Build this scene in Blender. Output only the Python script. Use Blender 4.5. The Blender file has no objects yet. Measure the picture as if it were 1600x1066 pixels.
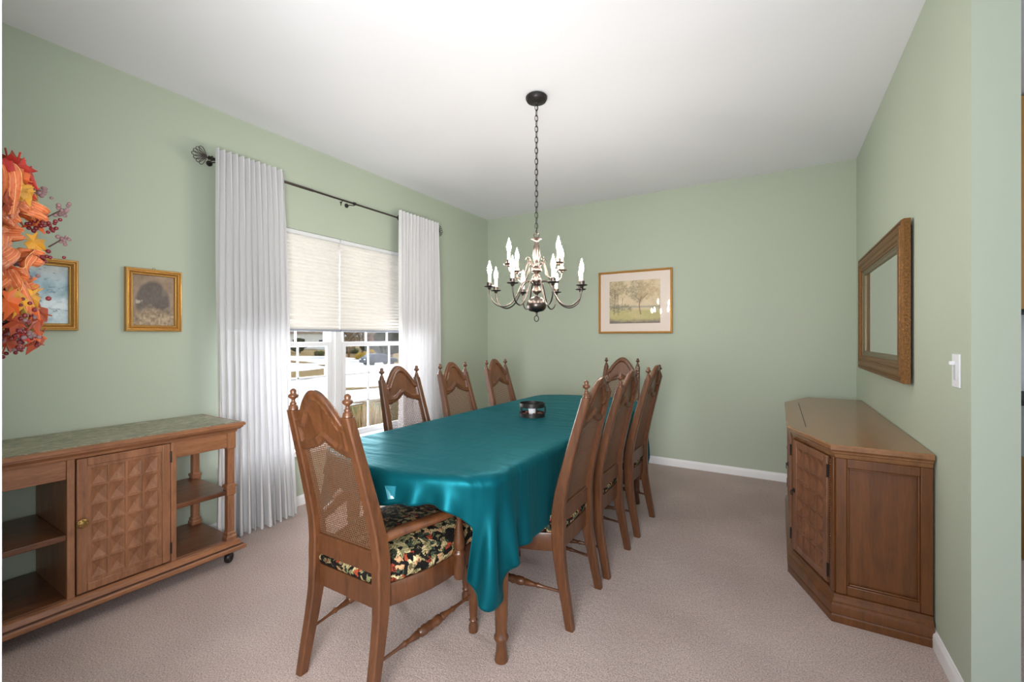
import bpy, math, random
import numpy as np
from mathutils import Vector, Matrix
random.seed(7); np.random.seed(7)
PI = math.pi
S = bpy.context.scene
C = S.collection

# ---------------------------------------------------------------- camera, light, exposure
HC, F, HY = 1.263, 690.0, 529.0
YAW = math.atan(415.5/690.0)
SN, CS = math.sin(YAW), math.cos(YAW)
cam = bpy.data.cameras.new('camera'); camo = bpy.data.objects.new('camera', cam); C.objects.link(camo)
cam.sensor_width = 36.0; cam.lens = 36.0*F/1600.0; cam.shift_y = -4.0/1600.0
cam.clip_start = 0.02; cam.clip_end = 500
camo.location = (0, 0, HC); camo.rotation_euler = (PI/2, 0, YAW)
S.camera = camo
S.view_settings.view_transform = 'Standard'; S.view_settings.look = 'None'
S.view_settings.gamma = 1.0; S.view_settings.use_curve_mapping = False
S.view_settings.exposure = 0.73

w = bpy.data.worlds.new('sky'); S.world = w; w.use_nodes = True
wn = w.node_tree; wn.nodes.clear()
wo = wn.nodes.new('ShaderNodeOutputWorld'); wb = wn.nodes.new('ShaderNodeBackground')
wb.inputs[0].default_value = (0.80, 0.90, 1.0, 1); wb.inputs[1].default_value = 0.9
wn.links.new(wb.outputs[0], wo.inputs[0])

def light(kind, name, loc, rot, energy, color=(1,1,1), size=(1,1)):
    d = bpy.data.lights.new(name, kind); d.energy = energy; d.color = color
    if kind == 'AREA':
        d.shape = 'RECTANGLE'; d.size, d.size_y = size
    o = bpy.data.objects.new(name, d); C.objects.link(o); o.location = loc; o.rotation_euler = rot
    return o
sun = light('SUN', 'sun', (0, 0, 20), (math.radians(-50), math.radians(12), 0), 2.0, (1.0, 0.95, 0.86))
sun.data.angle = 0.01
# two unseen fill lamps added behind the camera, and daylight at the dining window
def aim(o, d): o.rotation_euler = Vector(d).to_track_quat('-Z', 'Y').to_euler()
l = light('AREA', 'added_wall_fill_light', (-0.25, -0.35, 1.15), (0,0,0), 52, (1.0, 0.985, 0.96), (0.9, 0.7)); aim(l, (-0.78, 0.47, 0.26))  # added fill, aimed left to brighten the window wall
l = light('AREA', 'added_ceiling_fill_light', (-0.6, -0.70, 0.9), (0,0,0), 3, (0.97, 0.98, 1.0), (1.6, 0.9)); aim(l, (-0.2, 0.45, 1.0))  # weak added fill, aimed up to lift the ceiling
l = light('AREA', 'dining_window_light', (-3.95, 2.40, 1.35), (0,0,0), 160, (0.97, 0.98, 1.0), (2.0, 2.6)); l.rotation_euler = (0, -PI/2, 0)

# ---------------------------------------------------------------- helpers
def ray(x):
    u = (x-800)/F; return (-SN+u*CS, CS+u*SN)
def onX(x, y, X):
    r = ray(x); t = X/r[0]; return Vector((X, r[1]*t, HC-(y-HY)/F*t))

def srgb(r, g, b):
    def f(c):
        c /= 255.0
        return c/12.92 if c <= 0.04045 else ((c+0.055)/1.055)**2.4
    return (f(r), f(g), f(b), 1)

class MB:
    def __init__(s): s.v = []; s.f = []
    def add(s, vs, fs):
        n = len(s.v); s.v += [tuple(v) for v in vs]; s.f += [tuple(i+n for i in f) for f in fs]
    def box(s, x0, y0, z0, x1, y1, z1):
        s.add([(x0,y0,z0),(x1,y0,z0),(x1,y1,z0),(x0,y1,z0),(x0,y0,z1),(x1,y0,z1),(x1,y1,z1),(x0,y1,z1)],
              [(0,3,2,1),(4,5,6,7),(0,1,5,4),(1,2,6,5),(2,3,7,6),(3,0,4,7)])
    def rings(s, rs, closed=False, cap=True):
        n = len(rs[0]); vs = [p for r in rs for p in r]; fs = []
        m = len(rs)
        for i in range(m-1 if not closed else m):
            a, b = i*n, ((i+1) % m)*n
            for k in range(n):
                k2 = (k+1) % n
                fs.append((a+k, a+k2, b+k2, b+k))
        if cap and not closed:
            fs.append(tuple(range(n))[::-1]); fs.append(tuple((m-1)*n+k for k in range(n)))
        s.add(vs, fs)
    def lathe(s, prof, c=(0,0,0), n=20, axis=None, closed=False):
        rs = []
        q = Vector((0,0,1)).rotation_difference(Vector(axis).normalized()) if axis is not None else None
        for r, z in prof:
            ring = []
            for k in range(n):
                a = 2*PI*k/n; p = Vector((max(r,1e-4)*math.cos(a), max(r,1e-4)*math.sin(a), z))
                if q: p = q @ p
                ring.append(p+Vector(c))
            rs.append(ring)
        s.rings(rs, closed=closed)
    def tube(s, pts, r, n=8, closed=False, cap=True):
        pts = [Vector(p) for p in pts]; m = len(pts)
        rr = r if isinstance(r, (list, tuple)) else [r]*m
        rs = []; prev = None
        for i, p in enumerate(pts):
            if closed: t = pts[(i+1) % m]-pts[i-1]
            else: t = pts[min(i+1, m-1)]-pts[max(i-1, 0)]
            t.normalize()
            if prev is None:
                a = Vector((0,0,1)) if abs(t.z) < 0.9 else Vector((1,0,0))
                nn = t.cross(a).normalized()
            else:
                nn = (prev-t*prev.dot(t))
                nn = nn.normalized() if nn.length > 1e-6 else prev
            prev = nn; bb = t.cross(nn)
            rs.append([p+(nn*math.cos(2*PI*k/n)+bb*math.sin(2*PI*k/n))*rr[i] for k in range(n)])
        s.rings(rs, closed=closed, cap=cap)
    def grid(s, fn, nu, nv, loopu=False):
        vs = [fn(i/nu, j/nv) for j in range(nv+1) for i in range(nu+1)]
        s.add(vs, [(j*(nu+1)+i, j*(nu+1)+i+1, (j+1)*(nu+1)+i+1, (j+1)*(nu+1)+i) for j in range(nv) for i in range(nu)])
    def xf(s, M):
        s.v = [tuple(M @ Vector(v)) for v in s.v]; return s
    def build(s, name, mat, parent=None, smooth=35, bevel=0, solid=0, sub=0, loc=None):
        me = bpy.data.meshes.new(name); me.from_pydata(s.v, [], s.f); me.validate(); me.update()
        if mat: me.materials.append(mat)
        if smooth:
            me.polygons.foreach_set('use_smooth', [True]*len(me.polygons))
            me.set_sharp_from_angle(angle=math.radians(smooth))
        o = bpy.data.objects.new(name, me); C.objects.link(o)
        if parent is not None: o.parent = parent
        if loc is not None: o.location = loc
        if sub:
            m = o.modifiers.new('sub', 'SUBSURF'); m.levels = m.render_levels = sub
        if solid:
            m = o.modifiers.new('solid', 'SOLIDIFY'); m.thickness = solid; m.offset = 0
        if bevel:
            m = o.modifiers.new('bev', 'BEVEL'); m.width = bevel; m.segments = 2; m.limit_method = 'ANGLE'; m.angle_limit = math.radians(40)
        return o

def tag(o, label=None, cat=None, group=None, kind=None):
    if label: o['label'] = label
    if cat: o['category'] = cat
    if group: o['group'] = group
    if kind: o['kind'] = kind
    return o
def empty(name, loc=(0,0,0), rz=0, label=None, cat=None, group=None):
    o = bpy.data.objects.new(name, None); C.objects.link(o); o.location = loc; o.rotation_euler = (0,0,rz)
    o.empty_display_size = 0.1
    return tag(o, label, cat, group)
def struct(o): o['kind'] = 'structure'; return o
def copy_tree(o, parent=None):
    c = o.copy(); C.objects.link(c); c.parent = parent
    for ch in o.children: copy_tree(ch, c)
    return c

# ---------------------------------------------------------------- materials
def mat(name):
    m = bpy.data.materials.new(name); m.use_nodes = True
    nt = m.node_tree; b = nt.nodes['Principled BSDF']
    return m, nt, b
def N(nt, t, **k):
    n = nt.nodes.new(t)
    for a, v in k.items():
        if a in n.inputs: n.inputs[a].default_value = v
        else: setattr(n, a, v)
    return n
def plain(name, col, rough=0.5, metal=0.0, spec=0.5, bump=0, bscale=200, var=0):
    m, nt, b = mat(name)
    b.inputs['Base Color'].default_value = col; b.inputs['Roughness'].default_value = rough
    b.inputs['Metallic'].default_value = metal; b.inputs['Specular IOR Level'].default_value = spec
    if bump or var:
        tc = N(nt, 'ShaderNodeTexCoord'); no = N(nt, 'ShaderNodeTexNoise', Scale=bscale, Detail=3.0)
        nt.links.new(tc.outputs['Object'], no.inputs['Vector'])
        if bump:
            bp = N(nt, 'ShaderNodeBump', Strength=bump, Distance=0.002)
            nt.links.new(no.outputs['Fac'], bp.inputs['Height']); nt.links.new(bp.outputs[0], b.inputs['Normal'])
        if var:
            mx = N(nt, 'ShaderNodeMix', data_type='RGBA'); mx.inputs[6].default_value = col
            mx.inputs[7].default_value = tuple(c*(1-var) for c in col[:3])+(1,)
            nt.links.new(no.outputs['Fac'], mx.inputs[0]); nt.links.new(mx.outputs[2], b.inputs['Base Color'])
    return m
def wood(name, light_, dark, scale=(1,1,1), rough=0.38, band=9.0):
    m, nt, b = mat(name)
    tc = N(nt, 'ShaderNodeTexCoord'); mp = N(nt, 'ShaderNodeMapping'); mp.inputs['Scale'].default_value = scale
    nt.links.new(tc.outputs['Object'], mp.inputs[0])
    n1 = N(nt, 'ShaderNodeTexNoise', Scale=band, Detail=4.0, Roughness=0.6, Distortion=0.9)
    n2 = N(nt, 'ShaderNodeTexNoise', Scale=band*7, Detail=5.0, Roughness=0.7)
    nt.links.new(mp.outputs[0], n1.inputs['Vector']); nt.links.new(mp.outputs[0], n2.inputs['Vector'])
    ad = N(nt, 'ShaderNodeMix', data_type='FLOAT'); ad.inputs[0].default_value = 0.4
    nt.links.new(n1.outputs['Fac'], ad.inputs[2]); nt.links.new(n2.outputs['Fac'], ad.inputs[3])
    cr = N(nt, 'ShaderNodeValToRGB'); cr.color_ramp.elements[0].position = 0.30; cr.color_ramp.elements[1].position = 0.66
    cr.color_ramp.elements[0].color = dark; cr.color_ramp.elements[1].color = light_
    nt.links.new(ad.outputs[0], cr.inputs[0]); nt.links.new(cr.outputs[0], b.inputs['Base Color'])
    b.inputs['Roughness'].default_value = rough; b.inputs['Coat Weight'].default_value = 0.15; b.inputs['Coat Roughness'].default_value = 0.25
    bp = N(nt, 'ShaderNodeBump', Strength=0.12, Distance=0.001)
    nt.links.new(n2.outputs['Fac'], bp.inputs['Height']); nt.links.new(bp.outputs[0], b.inputs['Normal'])
    return m

M = {}
M['wall'] = plain('sage_paint', srgb(180,190,173), 0.75, bump=0.06, bscale=160, spec=0.25)
M['ceiling'] = plain('ceiling_paint', srgb(232,234,240), 0.9, bump=0.05, bscale=120, spec=0.1)
M['white'] = plain('white_trim_paint', srgb(236,236,238), 0.4)
M['vinyl'] = plain('white_vinyl', srgb(225,227,230), 0.35)
M['chair'] = wood('chair_walnut', srgb(108,66,38), srgb(60,35,20), (6,6,1.0), 0.36, 4.0)
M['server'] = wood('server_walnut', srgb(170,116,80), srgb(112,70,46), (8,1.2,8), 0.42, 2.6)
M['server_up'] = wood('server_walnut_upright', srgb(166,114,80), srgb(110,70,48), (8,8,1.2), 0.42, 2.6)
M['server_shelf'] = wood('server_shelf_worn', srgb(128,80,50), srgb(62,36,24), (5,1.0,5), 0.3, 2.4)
M['buffet'] = wood('buffet_walnut', srgb(118,70,32), srgb(78,46,20), (7,7,0.7), 0.36, 2.6)
M['buffet_top'] = wood('buffet_top_walnut', srgb(152,108,72), srgb(118,80,52), (6,1.0,6), 0.24, 2.4)
M['buffet_door'] = wood('buffet_door_walnut', srgb(136,92,66), srgb(96,62,42), (6,6,1.4), 0.42, 2.2)
M['table'] = wood('table_walnut', srgb(116,72,40), srgb(68,40,22), (6,6,1.0), 0.36, 4.0)
M['cane'] = plain('woven_cane', srgb(104,72,50), 0.55, bump=0.3, bscale=600)
M['iron'] = plain('dark_iron', srgb(52,48,48), 0.4, 0.6)
M['bronze'] = plain('dark_bronze', srgb(92,84,80), 0.32, 0.95)
M['pewter'] = plain('pewter_metal', srgb(132,118,110), 0.34, 1.0)
M['black'] = plain('dark_gap', srgb(20,18,18), 0.6)
M['brass'] = plain('aged_brass', srgb(160,128,76), 0.35, 0.9, bump=0.6, bscale=120)
M['gold'] = plain('gilt_wood', srgb(205,158,88), 0.36, 0.7, bump=0.5, bscale=90, var=0.25)
M['gold_dark'] = plain('antique_gilt_wood', srgb(158,108,54), 0.45, 0.5, bump=0.9, bscale=110, var=0.9)
M['gold_grey'] = plain('grey_gilt_lip', srgb(120,108,84), 0.45, 0.5, bump=0.3, bscale=90)
M['porcelain'] = plain('white_porcelain', srgb(230,232,238), 0.3)
M['sleeve'] = plain('candle_sleeve', srgb(238,232,220), 0.4)
M['switch'] = plain('switch_plastic', srgb(232,234,240), 0.35)
M['oak'] = plain('orange_oak', srgb(205,150,80), 0.45, var=0.2, bscale=12)

def carpet():
    m, nt, b = mat('beige_carpet')
    tc = N(nt, 'ShaderNodeTexCoord')
    n1 = N(nt, 'ShaderNodeTexNoise', Scale=170.0, Detail=3.0, Roughness=0.7)
    n2 = N(nt, 'ShaderNodeTexNoise', Scale=2.2, Detail=3.0)
    n3 = N(nt, 'ShaderNodeTexNoise', Scale=38.0, Detail=2.0)
    for n in (n1, n2, n3): nt.links.new(tc.outputs['Object'], n.inputs['Vector'])
    cr = N(nt, 'ShaderNodeValToRGB'); e = cr.color_ramp.elements
    e[0].position = 0.30; e[0].color = srgb(142,122,116); e[1].position = 0.66; e[1].color = srgb(226,206,198)
    nt.links.new(n1.outputs['Fac'], cr.inputs[0])
    mx = N(nt, 'ShaderNodeMix', data_type='RGBA', blend_type='MULTIPLY'); mx.inputs[0].default_value = 1.0
    c2 = N(nt, 'ShaderNodeValToRGB'); e = c2.color_ramp.elements
    e[0].position = 0.35; e[0].color = (0.86,0.84,0.83,1); e[1].position = 0.7; e[1].color = (1,1,1,1)
    nt.links.new(n2.outputs['Fac'], c2.inputs[0])
    nt.links.new(cr.outputs[0], mx.inputs[6]); nt.links.new(c2.outputs[0], mx.inputs[7])
    nt.links.new(mx.outputs[2], b.inputs['Base Color'])
    ad = N(nt, 'ShaderNodeMath', operation='ADD'); nt.links.new(n1.outputs['Fac'], ad.inputs[0]); nt.links.new(n3.outputs['Fac'], ad.inputs[1])
    bp = N(nt, 'ShaderNodeBump', Strength=0.8, Distance=0.008)
    nt.links.new(ad.outputs[0], bp.inputs['Height']); nt.links.new(bp.outputs[0], b.inputs['Normal'])
    b.inputs['Roughness'].default_value = 0.95; b.inputs['Specular IOR Level'].default_value = 0.1
    b.inputs['Sheen Weight'].default_value = 0.2
    return m
M['carpet'] = carpet()

def cloth_mat():
    m, nt, b = mat('teal_satin')
    tc = N(nt, 'ShaderNodeTexCoord'); mp = N(nt, 'ShaderNodeMapping'); mp.inputs['Scale'].default_value = (4, 14, 1)
    mp.inputs['Rotation'].default_value = (0, 0, 0.35)
    nt.links.new(tc.outputs['Object'], mp.inputs[0])
    n1 = N(nt, 'ShaderNodeTexNoise', Scale=1.0, Detail=2.0, Roughness=0.45, Distortion=0.5); nt.links.new(mp.outputs[0], n1.inputs['Vector'])
    # packaging creases run the length of the cloth
    mp2 = N(nt, 'ShaderNodeMapping'); mp2.inputs['Scale'].default_value = (1, 0.03, 0.0); nt.links.new(tc.outputs['Object'], mp2.inputs[0])
    n2 = N(nt, 'ShaderNodeTexNoise', Scale=26.0, Detail=2.0); nt.links.new(mp2.outputs[0], n2.inputs['Vector'])
    b1 = N(nt, 'ShaderNodeBump', Strength=0.55, Distance=0.02); nt.links.new(n1.outputs['Fac'], b1.inputs['Height'])
    b2 = N(nt, 'ShaderNodeBump', Strength=0.4, Distance=0.004); nt.links.new(n2.outputs['Fac'], b2.inputs['Height'])
    nt.links.new(b1.outputs[0], b2.inputs['Normal']); nt.links.new(b2.outputs[0], b.inputs['Normal'])
    b.inputs['Base Color'].default_value = (0.002, 0.085, 0.110, 1); b.inputs['Metallic'].default_value = 0.55
    b.inputs['Roughness'].default_value = 0.48
    b.inputs['Sheen Weight'].default_value = 0.06; b.inputs['Specular IOR Level'].default_value = 0.32; b.inputs['Specular Tint'].default_value = (0.35,0.9,1,1); b.inputs['Sheen Roughness'].default_value = 0.4; b.inputs['Sheen Tint'].default_value = (0.2,0.9,1,1)
    return m
M['cloth'] = cloth_mat()

def floral():
    m, nt, b = mat('floral_tapestry')
    tc = N(nt, 'ShaderNodeTexCoord')
    dis = N(nt, 'ShaderNodeTexNoise', Scale=22.0, Detail=3.0); nt.links.new(tc.outputs['Object'], dis.inputs['Vector'])
    mv = N(nt, 'ShaderNodeVectorMath', operation='SCALE'); mv.inputs['Scale'].default_value = 0.07; nt.links.new(dis.outputs['Color'], mv.inputs[0])
    av = N(nt, 'ShaderNodeVectorMath', operation='ADD'); nt.links.new(tc.outputs['Object'], av.inputs[0]); nt.links.new(mv.outputs[0], av.inputs[1])
    v = N(nt, 'ShaderNodeTexVoronoi', Scale=54.0); nt.links.new(av.outputs[0], v.inputs['Vector'])
    sp = N(nt, 'ShaderNodeSeparateColor'); nt.links.new(v.outputs['Color'], sp.inputs[0])
    cr = N(nt, 'ShaderNodeValToRGB'); cr.color_ramp.interpolation = 'CONSTANT'; el = cr.color_ramp.elements
    cols = [(0.0,(24,22,20)),(0.38,(174,158,116)),(0.56,(128,124,88)),(0.70,(196,152,112)),(0.80,(56,66,52)),(0.90,(150,66,44)),(0.95,(214,196,150))]
    el[0].position = 0; el[0].color = srgb(*cols[0][1]); el[1].position = cols[1][0]; el[1].color = srgb(*cols[1][1])
    for p, c in cols[2:]:
        e = el.new(p); e.color = srgb(*c)
    nt.links.new(sp.outputs[0], cr.inputs[0])
    # dark outlines and leaf veins
    w2 = N(nt, 'ShaderNodeTexWave', Scale=34.0, Distortion=12.0, Detail=2.0); nt.links.new(av.outputs[0], w2.inputs['Vector'])
    c2 = N(nt, 'ShaderNodeValToRGB'); c2.color_ramp.elements[0].position = 0.12; c2.color_ramp.elements[1].position = 0.35
    c2.color_ramp.elements[0].color = (0.12,0.11,0.09,1); c2.color_ramp.elements[1].color = (1,1,1,1)
    nt.links.new(w2.outputs['Color'], c2.inputs[0])
    mx = N(nt, 'ShaderNodeMix', data_type='RGBA', blend_type='MULTIPLY'); mx.inputs[0].default_value = 0.85
    nt.links.new(cr.outputs[0], mx.inputs[6]); nt.links.new(c2.outputs[0], mx.inputs[7]); nt.links.new(mx.outputs[2], b.inputs['Base Color'])
    b.inputs['Roughness'].default_value = 0.85; b.inputs['Specular IOR Level'].default_value = 0.2
    bp = N(nt, 'ShaderNodeBump', Strength=0.4, Distance=0.003); n3 = N(nt, 'ShaderNodeTexNoise', Scale=400.0)
    nt.links.new(tc.outputs['Object'], n3.inputs['Vector']); nt.links.new(n3.outputs['Fac'], bp.inputs['Height']); nt.links.new(bp.outputs[0], b.inputs['Normal'])
    return m
M['floral'] = floral()

def marble():
    m, nt, b = mat('green_marble_top')
    tc = N(nt, 'ShaderNodeTexCoord'); mp = N(nt, 'ShaderNodeMapping'); mp.inputs['Scale'].default_value = (7, 3, 1)
    nt.links.new(tc.outputs['Object'], mp.inputs[0])
    n = N(nt, 'ShaderNodeTexNoise', Scale=4.5, Detail=9.0, Roughness=0.82, Distortion=1.6); nt.links.new(mp.outputs[0], n.inputs['Vector'])
    cr = N(nt, 'ShaderNodeValToRGB'); e = cr.color_ramp.elements
    e[0].position = 0.40; e[0].color = srgb(86,92,72); e[1].position = 0.56; e[1].color = srgb(160,152,128)
    x = e.new(0.64); x.color = srgb(206,202,184)
    nt.links.new(n.outputs['Fac'], cr.inputs[0]); nt.links.new(cr.outputs[0], b.inputs['Base Color'])
    b.inputs['Roughness'].default_value = 0.36
    return m
M['marble'] = marble()

def sheer(name, col, trans=0.12, tl=0.5, rough=0.8):
    m = bpy.data.materials.new(name); m.use_nodes = True; nt = m.node_tree; nt.nodes.clear()
    o = N(nt, 'ShaderNodeOutputMaterial'); d = N(nt, 'ShaderNodeBsdfDiffuse'); t = N(nt, 'ShaderNodeBsdfTranslucent'); tr = N(nt, 'ShaderNodeBsdfTransparent')
    d.inputs[0].default_value = col; t.inputs[0].default_value = col
    m1 = N(nt, 'ShaderNodeMixShader'); m1.inputs[0].default_value = tl
    nt.links.new(d.outputs[0], m1.inputs[1]); nt.links.new(t.outputs[0], m1.inputs[2])
    m2 = N(nt, 'ShaderNodeMixShader'); m2.inputs[0].default_value = trans
    nt.links.new(m1.outputs[0], m2.inputs[1]); nt.links.new(tr.outputs[0], m2.inputs[2]); nt.links.new(m2.outputs[0], o.inputs[0])
    return m
M['sheer'] = sheer('white_sheer_fabric', srgb(226,226,228), 0.07, 0.09)
M['shade'] = sheer('pleated_shade_fabric', srgb(240,238,233), 0.0, 0.085)
M['shade_rail'] = plain('shade_rail_grey', srgb(150,155,165), 0.5)

def glass():
    m = bpy.data.materials.new('window_glass'); m.use_nodes = True; nt = m.node_tree; nt.nodes.clear()
    o = N(nt, 'ShaderNodeOutputMaterial'); tr = N(nt, 'ShaderNodeBsdfTransparent'); g = N(nt, 'ShaderNodeBsdfGlossy', Roughness=0.02)
    mx = N(nt, 'ShaderNodeMixShader'); mx.inputs[0].default_value = 0.05
    nt.links.new(tr.outputs[0], mx.inputs[1]); nt.links.new(g.outputs[0], mx.inputs[2]); nt.links.new(mx.outputs[0], o.inputs[0])
    return m
M['glass'] = glass()
M['mirror'] = plain('mirror_silver', (0.86,0.88,0.88,1), 0.02, 1.0)
def emit(name, col, st):
    m = bpy.data.materials.new(name); m.use_nodes = True; nt = m.node_tree; nt.nodes.clear()
    o = N(nt, 'ShaderNodeOutputMaterial'); e = N(nt, 'ShaderNodeEmission', Strength=st); e.inputs[0].default_value = col
    nt.links.new(e.outputs[0], o.inputs[0]); return m
M['bulb'] = emit('lit_bulb', (1.0, 0.89, 0.77, 1), 135.0)
def vcol(name, rough=0.5, coat=0.0):
    m, nt, b = mat(name); a = N(nt, 'ShaderNodeAttribute', attribute_name='paint')
    nt.links.new(a.outputs['Color'], b.inputs['Base Color']); b.inputs['Roughness'].default_value = rough
    b.inputs['Coat Weight'].default_value = coat; b.inputs['Coat Roughness'].default_value = 0.02
    return m
M['paint'] = vcol('painted_picture', 0.6, 1.0)

# ---------------------------------------------------------------- room shell
XL, XR, YB, H = -3.106, 0.553, 4.57, 2.74
YN = 0.17; YE = 2.055           # near wall face, end of the right wall
m = MB(); m.box(-3.30, -3.2, -0.12, 5.0, 6.2, 0.0); struct(m.build('floor', M['carpet'], smooth=0))
m = MB(); m.box(-3.30, -3.2, H, 5.0, 6.2, H+0.12); struct(m.build('ceiling', M['ceiling'], smooth=0))
m = MB(); m.box(XL-0.14, YB, 0, XR+0.115, YB+0.12, H); struct(m.build('wall_back', M['wall'], smooth=0))
m = MB(); m.box(XR, YE, 0, XR+0.115, YB, H); struct(m.build('wall_right', M['wall'], smooth=0))
m = MB(); m.box(XL-0.14, YN-0.12, 0, -1.10, YN, H); struct(m.build('wall_near', M['wall'], smooth=0))
# window wall with its opening
WY0, WY1, WZ0, WZ1 = 1.49, 3.32, 0.40, 2.085
m = MB(); xo = XL-0.14
m.box(xo, YN-0.12, 0, XL, WY0, H); m.box(xo, WY1, 0, XL, YB, H); m.box(xo, WY0, 0, XL, WY1, WZ0); m.box(xo, WY0, WZ1, XL, WY1, H)
struct(m.build('wall_left', M['wall'], smooth=0))
# white casing at the edge of the opening in the near wall
m = MB(); m.box(-1.165, YN, 0, -1.098, YN+0.021, H-0.02); struct(m.build('trim_1', M['white'], bevel=0.004))
def baseboard(name, p, q, n):
    # p,q floor points along the wall, n = unit normal into the room
    m = MB(); p, q, n = Vector(p), Vector(q), Vector(n)
    prof = [(0,0),(0.013,0),(0.013,0.052),(0.011,0.060),(0.006,0.066),(0.004,0.072),(0,0.073)]
    m.rings([[p+n*a+Vector((0,0,b)) for a, b in prof], [q+n*a+Vector((0,0,b)) for a, b in prof]])
    struct(m.build(name, M['white'], smooth=50))
baseboard('baseboard_back', (XL,YB,0), (XR,YB,0), (0,-1,0))
baseboard('baseboard_right', (XR,YB,0), (XR,YE,0), (-1,0,0))
baseboard('baseboard_left', (XL,YN,0), (XL,YB,0), (1,0,0))
baseboard('baseboard_near', (XL,YN,0), (-1.165,YN,0), (0,1,0))

# window units (one twin window): frame, two double-hung sashes, panes
m = MB(); xf0, xf1 = XL-0.13, XL-0.055
for y0, y1 in ((WY0, WY0+0.035), (WY1-0.035, WY1), (2.352, 2.462)):
    m.box(xf0, y0, WZ0, xf1, y1, WZ1)
m.box(xf0, WY0, WZ0, xf1, WY1, WZ0+0.03); m.box(xf0, WY0, WZ1-0.03, xf1, WY1, WZ1)
m.box(xf0+0.02, 2.385, WZ0, xf1+0.014, 2.430, WZ1)
win = struct(m.build('window_1', M['vinyl'], bevel=0.004))
for (y0, y1) in ((WY0+0.035, 2.352), (2.462, WY1-0.035)):
    for (z0, z1, dx) in ((WZ0+0.03, 1.235, 0.0), (1.195, WZ1-0.03, -0.03)):
        m = MB(); a, b = xf0+0.05+dx, xf0+0.078+dx; s = 0.036
        m.box(a, y0, z0, b, y0+s, z1); m.box(a, y1-s, z0, b, y1, z1); m.box(a, y0+s, z0, b, y1-s, z0+s); m.box(a, y0+s, z1-s, b, y1-s, z1)
        gy0, gy1, gz0, gz1 = y0+s, y1-s, z0+s, z1-s
        for k in (1, 2):
            yy = gy0+(gy1-gy0)*k/3; m.box(a+0.008, yy-0.008, gz0, b-0.008, yy+0.008, gz1)
            zz = gz0+(gz1-gz0)*k/3; m.box(a+0.008, gy0, zz-0.007, b-0.008, gy1, zz+0.007)
        sa = m.build('sash', M['vinyl'], win, bevel=0.003)
        m = MB(); m.box(a+0.0125, gy0, gz0, a+0.0155, gy1, gz1); m.build('pane', M['glass'], sa, smooth=0)
m = MB(); m.box(xf1, WY0, WZ0-0.001, XL+0.022, WY1, WZ0+0.020); m.box(XL, WY0-0.03, WZ0-0.02, XL+0.03, WY1+0.03, WZ0+0.020)
m.build('window_sill', M['white'], win, bevel=0.004)

# pleated shades
def shade(y0, y1, zb, label):
    root = empty('pleated_shade', (XL-0.02, (y0+y1)/2, zb), 0, label, 'window shade', 'pleated window shades')
    w2 = (y1-y0)/2; zt = WZ1-zb-0.002; m = MB(); n = 50; rs = []
    for i in range(n+1):
        z = 0.018+(zt-0.03-0.018)*i/n; x = 0.006 if i % 2 else -0.006
        rs.append([(x, -w2, z), (x, w2, z)])
    vs = [p for r in rs for p in r]
    m.add(vs, [(2*i, 2*i+1, 2*i+3, 2*i+2) for i in range(n)])
    m.build('pleated_fabric', M['shade'], root, smooth=0, solid=0.0012)
    m = MB(); m.box(-0.016, -w2, 0, 0.016, w2, 0.018); m.build('bottom_rail', M['shade_rail'], root, bevel=0.003)
    m = MB(); m.box(-0.018, -w2, zt-0.03, 0.018, w2, zt); m.build('head_rail', M['vinyl'], root, bevel=0.003)
shade(WY0+0.004, 2.402, 1.318, 'white pleated shade lowered over the left half of the window')
shade(2.412, WY1-0.004, 1.318, 'white pleated shade lowered over the right half, beside the right curtain')

# ---------------------------------------------------------------- curtain rod and curtains
RX, RZ = XL+0.10, 2.378
rod = empty('curtain_rod', (RX, 1.36, RZ), 0, 'thin dark metal curtain rod with leaf finials above the window', 'curtain rod')
m = MB(); m.tube([(0,0.02,0),(0,2.12,0)], 0.0075, 12); m.tube([(0,0.02,0),(0,0.72,0)], 0.0095, 12); m.build('pole', M['bronze'], rod)
for yy, sgn in ((0.0, -1), (2.14, 1)):
    m = MB()
    for k in range(-3, 4):
        a = k*0.30; L = 0.085-0.006*abs(k)
        for e in (-1, 1):
            pts = []
            for i in range(13):
                t = i/12; rr = L*math.sin(PI*t/2)**0.8; wv = 0.011*math.sin(PI*t)*e
                pts.append((0.25*wv, yy+sgn*(rr*math.cos(a)-wv*math.sin(a)), rr*math.sin(a)+wv*math.cos(a)))
            m.tube(pts, 0.0022, 5)
    m.lathe([(0.004,0),(0.014,0.006),(0.011,0.014),(0.018,0.022),(0.012,0.030),(0.008,0.04)], (0, yy-sgn*0.002, 0), 12, (0,-sgn,0))
    m.build('finial', M['bronze'], rod)
for yy in (0.055, 1.10, 2.08):
    m = MB(); m.tube([(-0.10,yy,0.0),(-0.05,yy,-0.004),(-0.012,yy,-0.012),(0.0,yy,-0.013),(0.012,yy,-0.006),(0.014,yy,0.008)], 0.004, 8)
    m.lathe([(0.018,0),(0.018,0.006),(0.007,0.010)], (-0.0995,yy,0), 16, (1,0,0))
    m.lathe([(0.010,-0.014),(0.012,0),(0.010,0.014)], (0.002,yy,0), 14, (0,1,0))
    m.build('bracket', M['iron'], rod)
m = MB(); m.tube([(-0.02,0.985,-0.012),(-0.02,0.985,-0.040)], 0.004, 8); m.lathe([(0.009,0),(0.009,0.008)], (-0.02,0.985,-0.020), 10); m.tube([(0,0.985,-0.006),(-0.02,0.985,-0.014)],0.003,6)
m.build('hook', M['iron'], rod)

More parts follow.
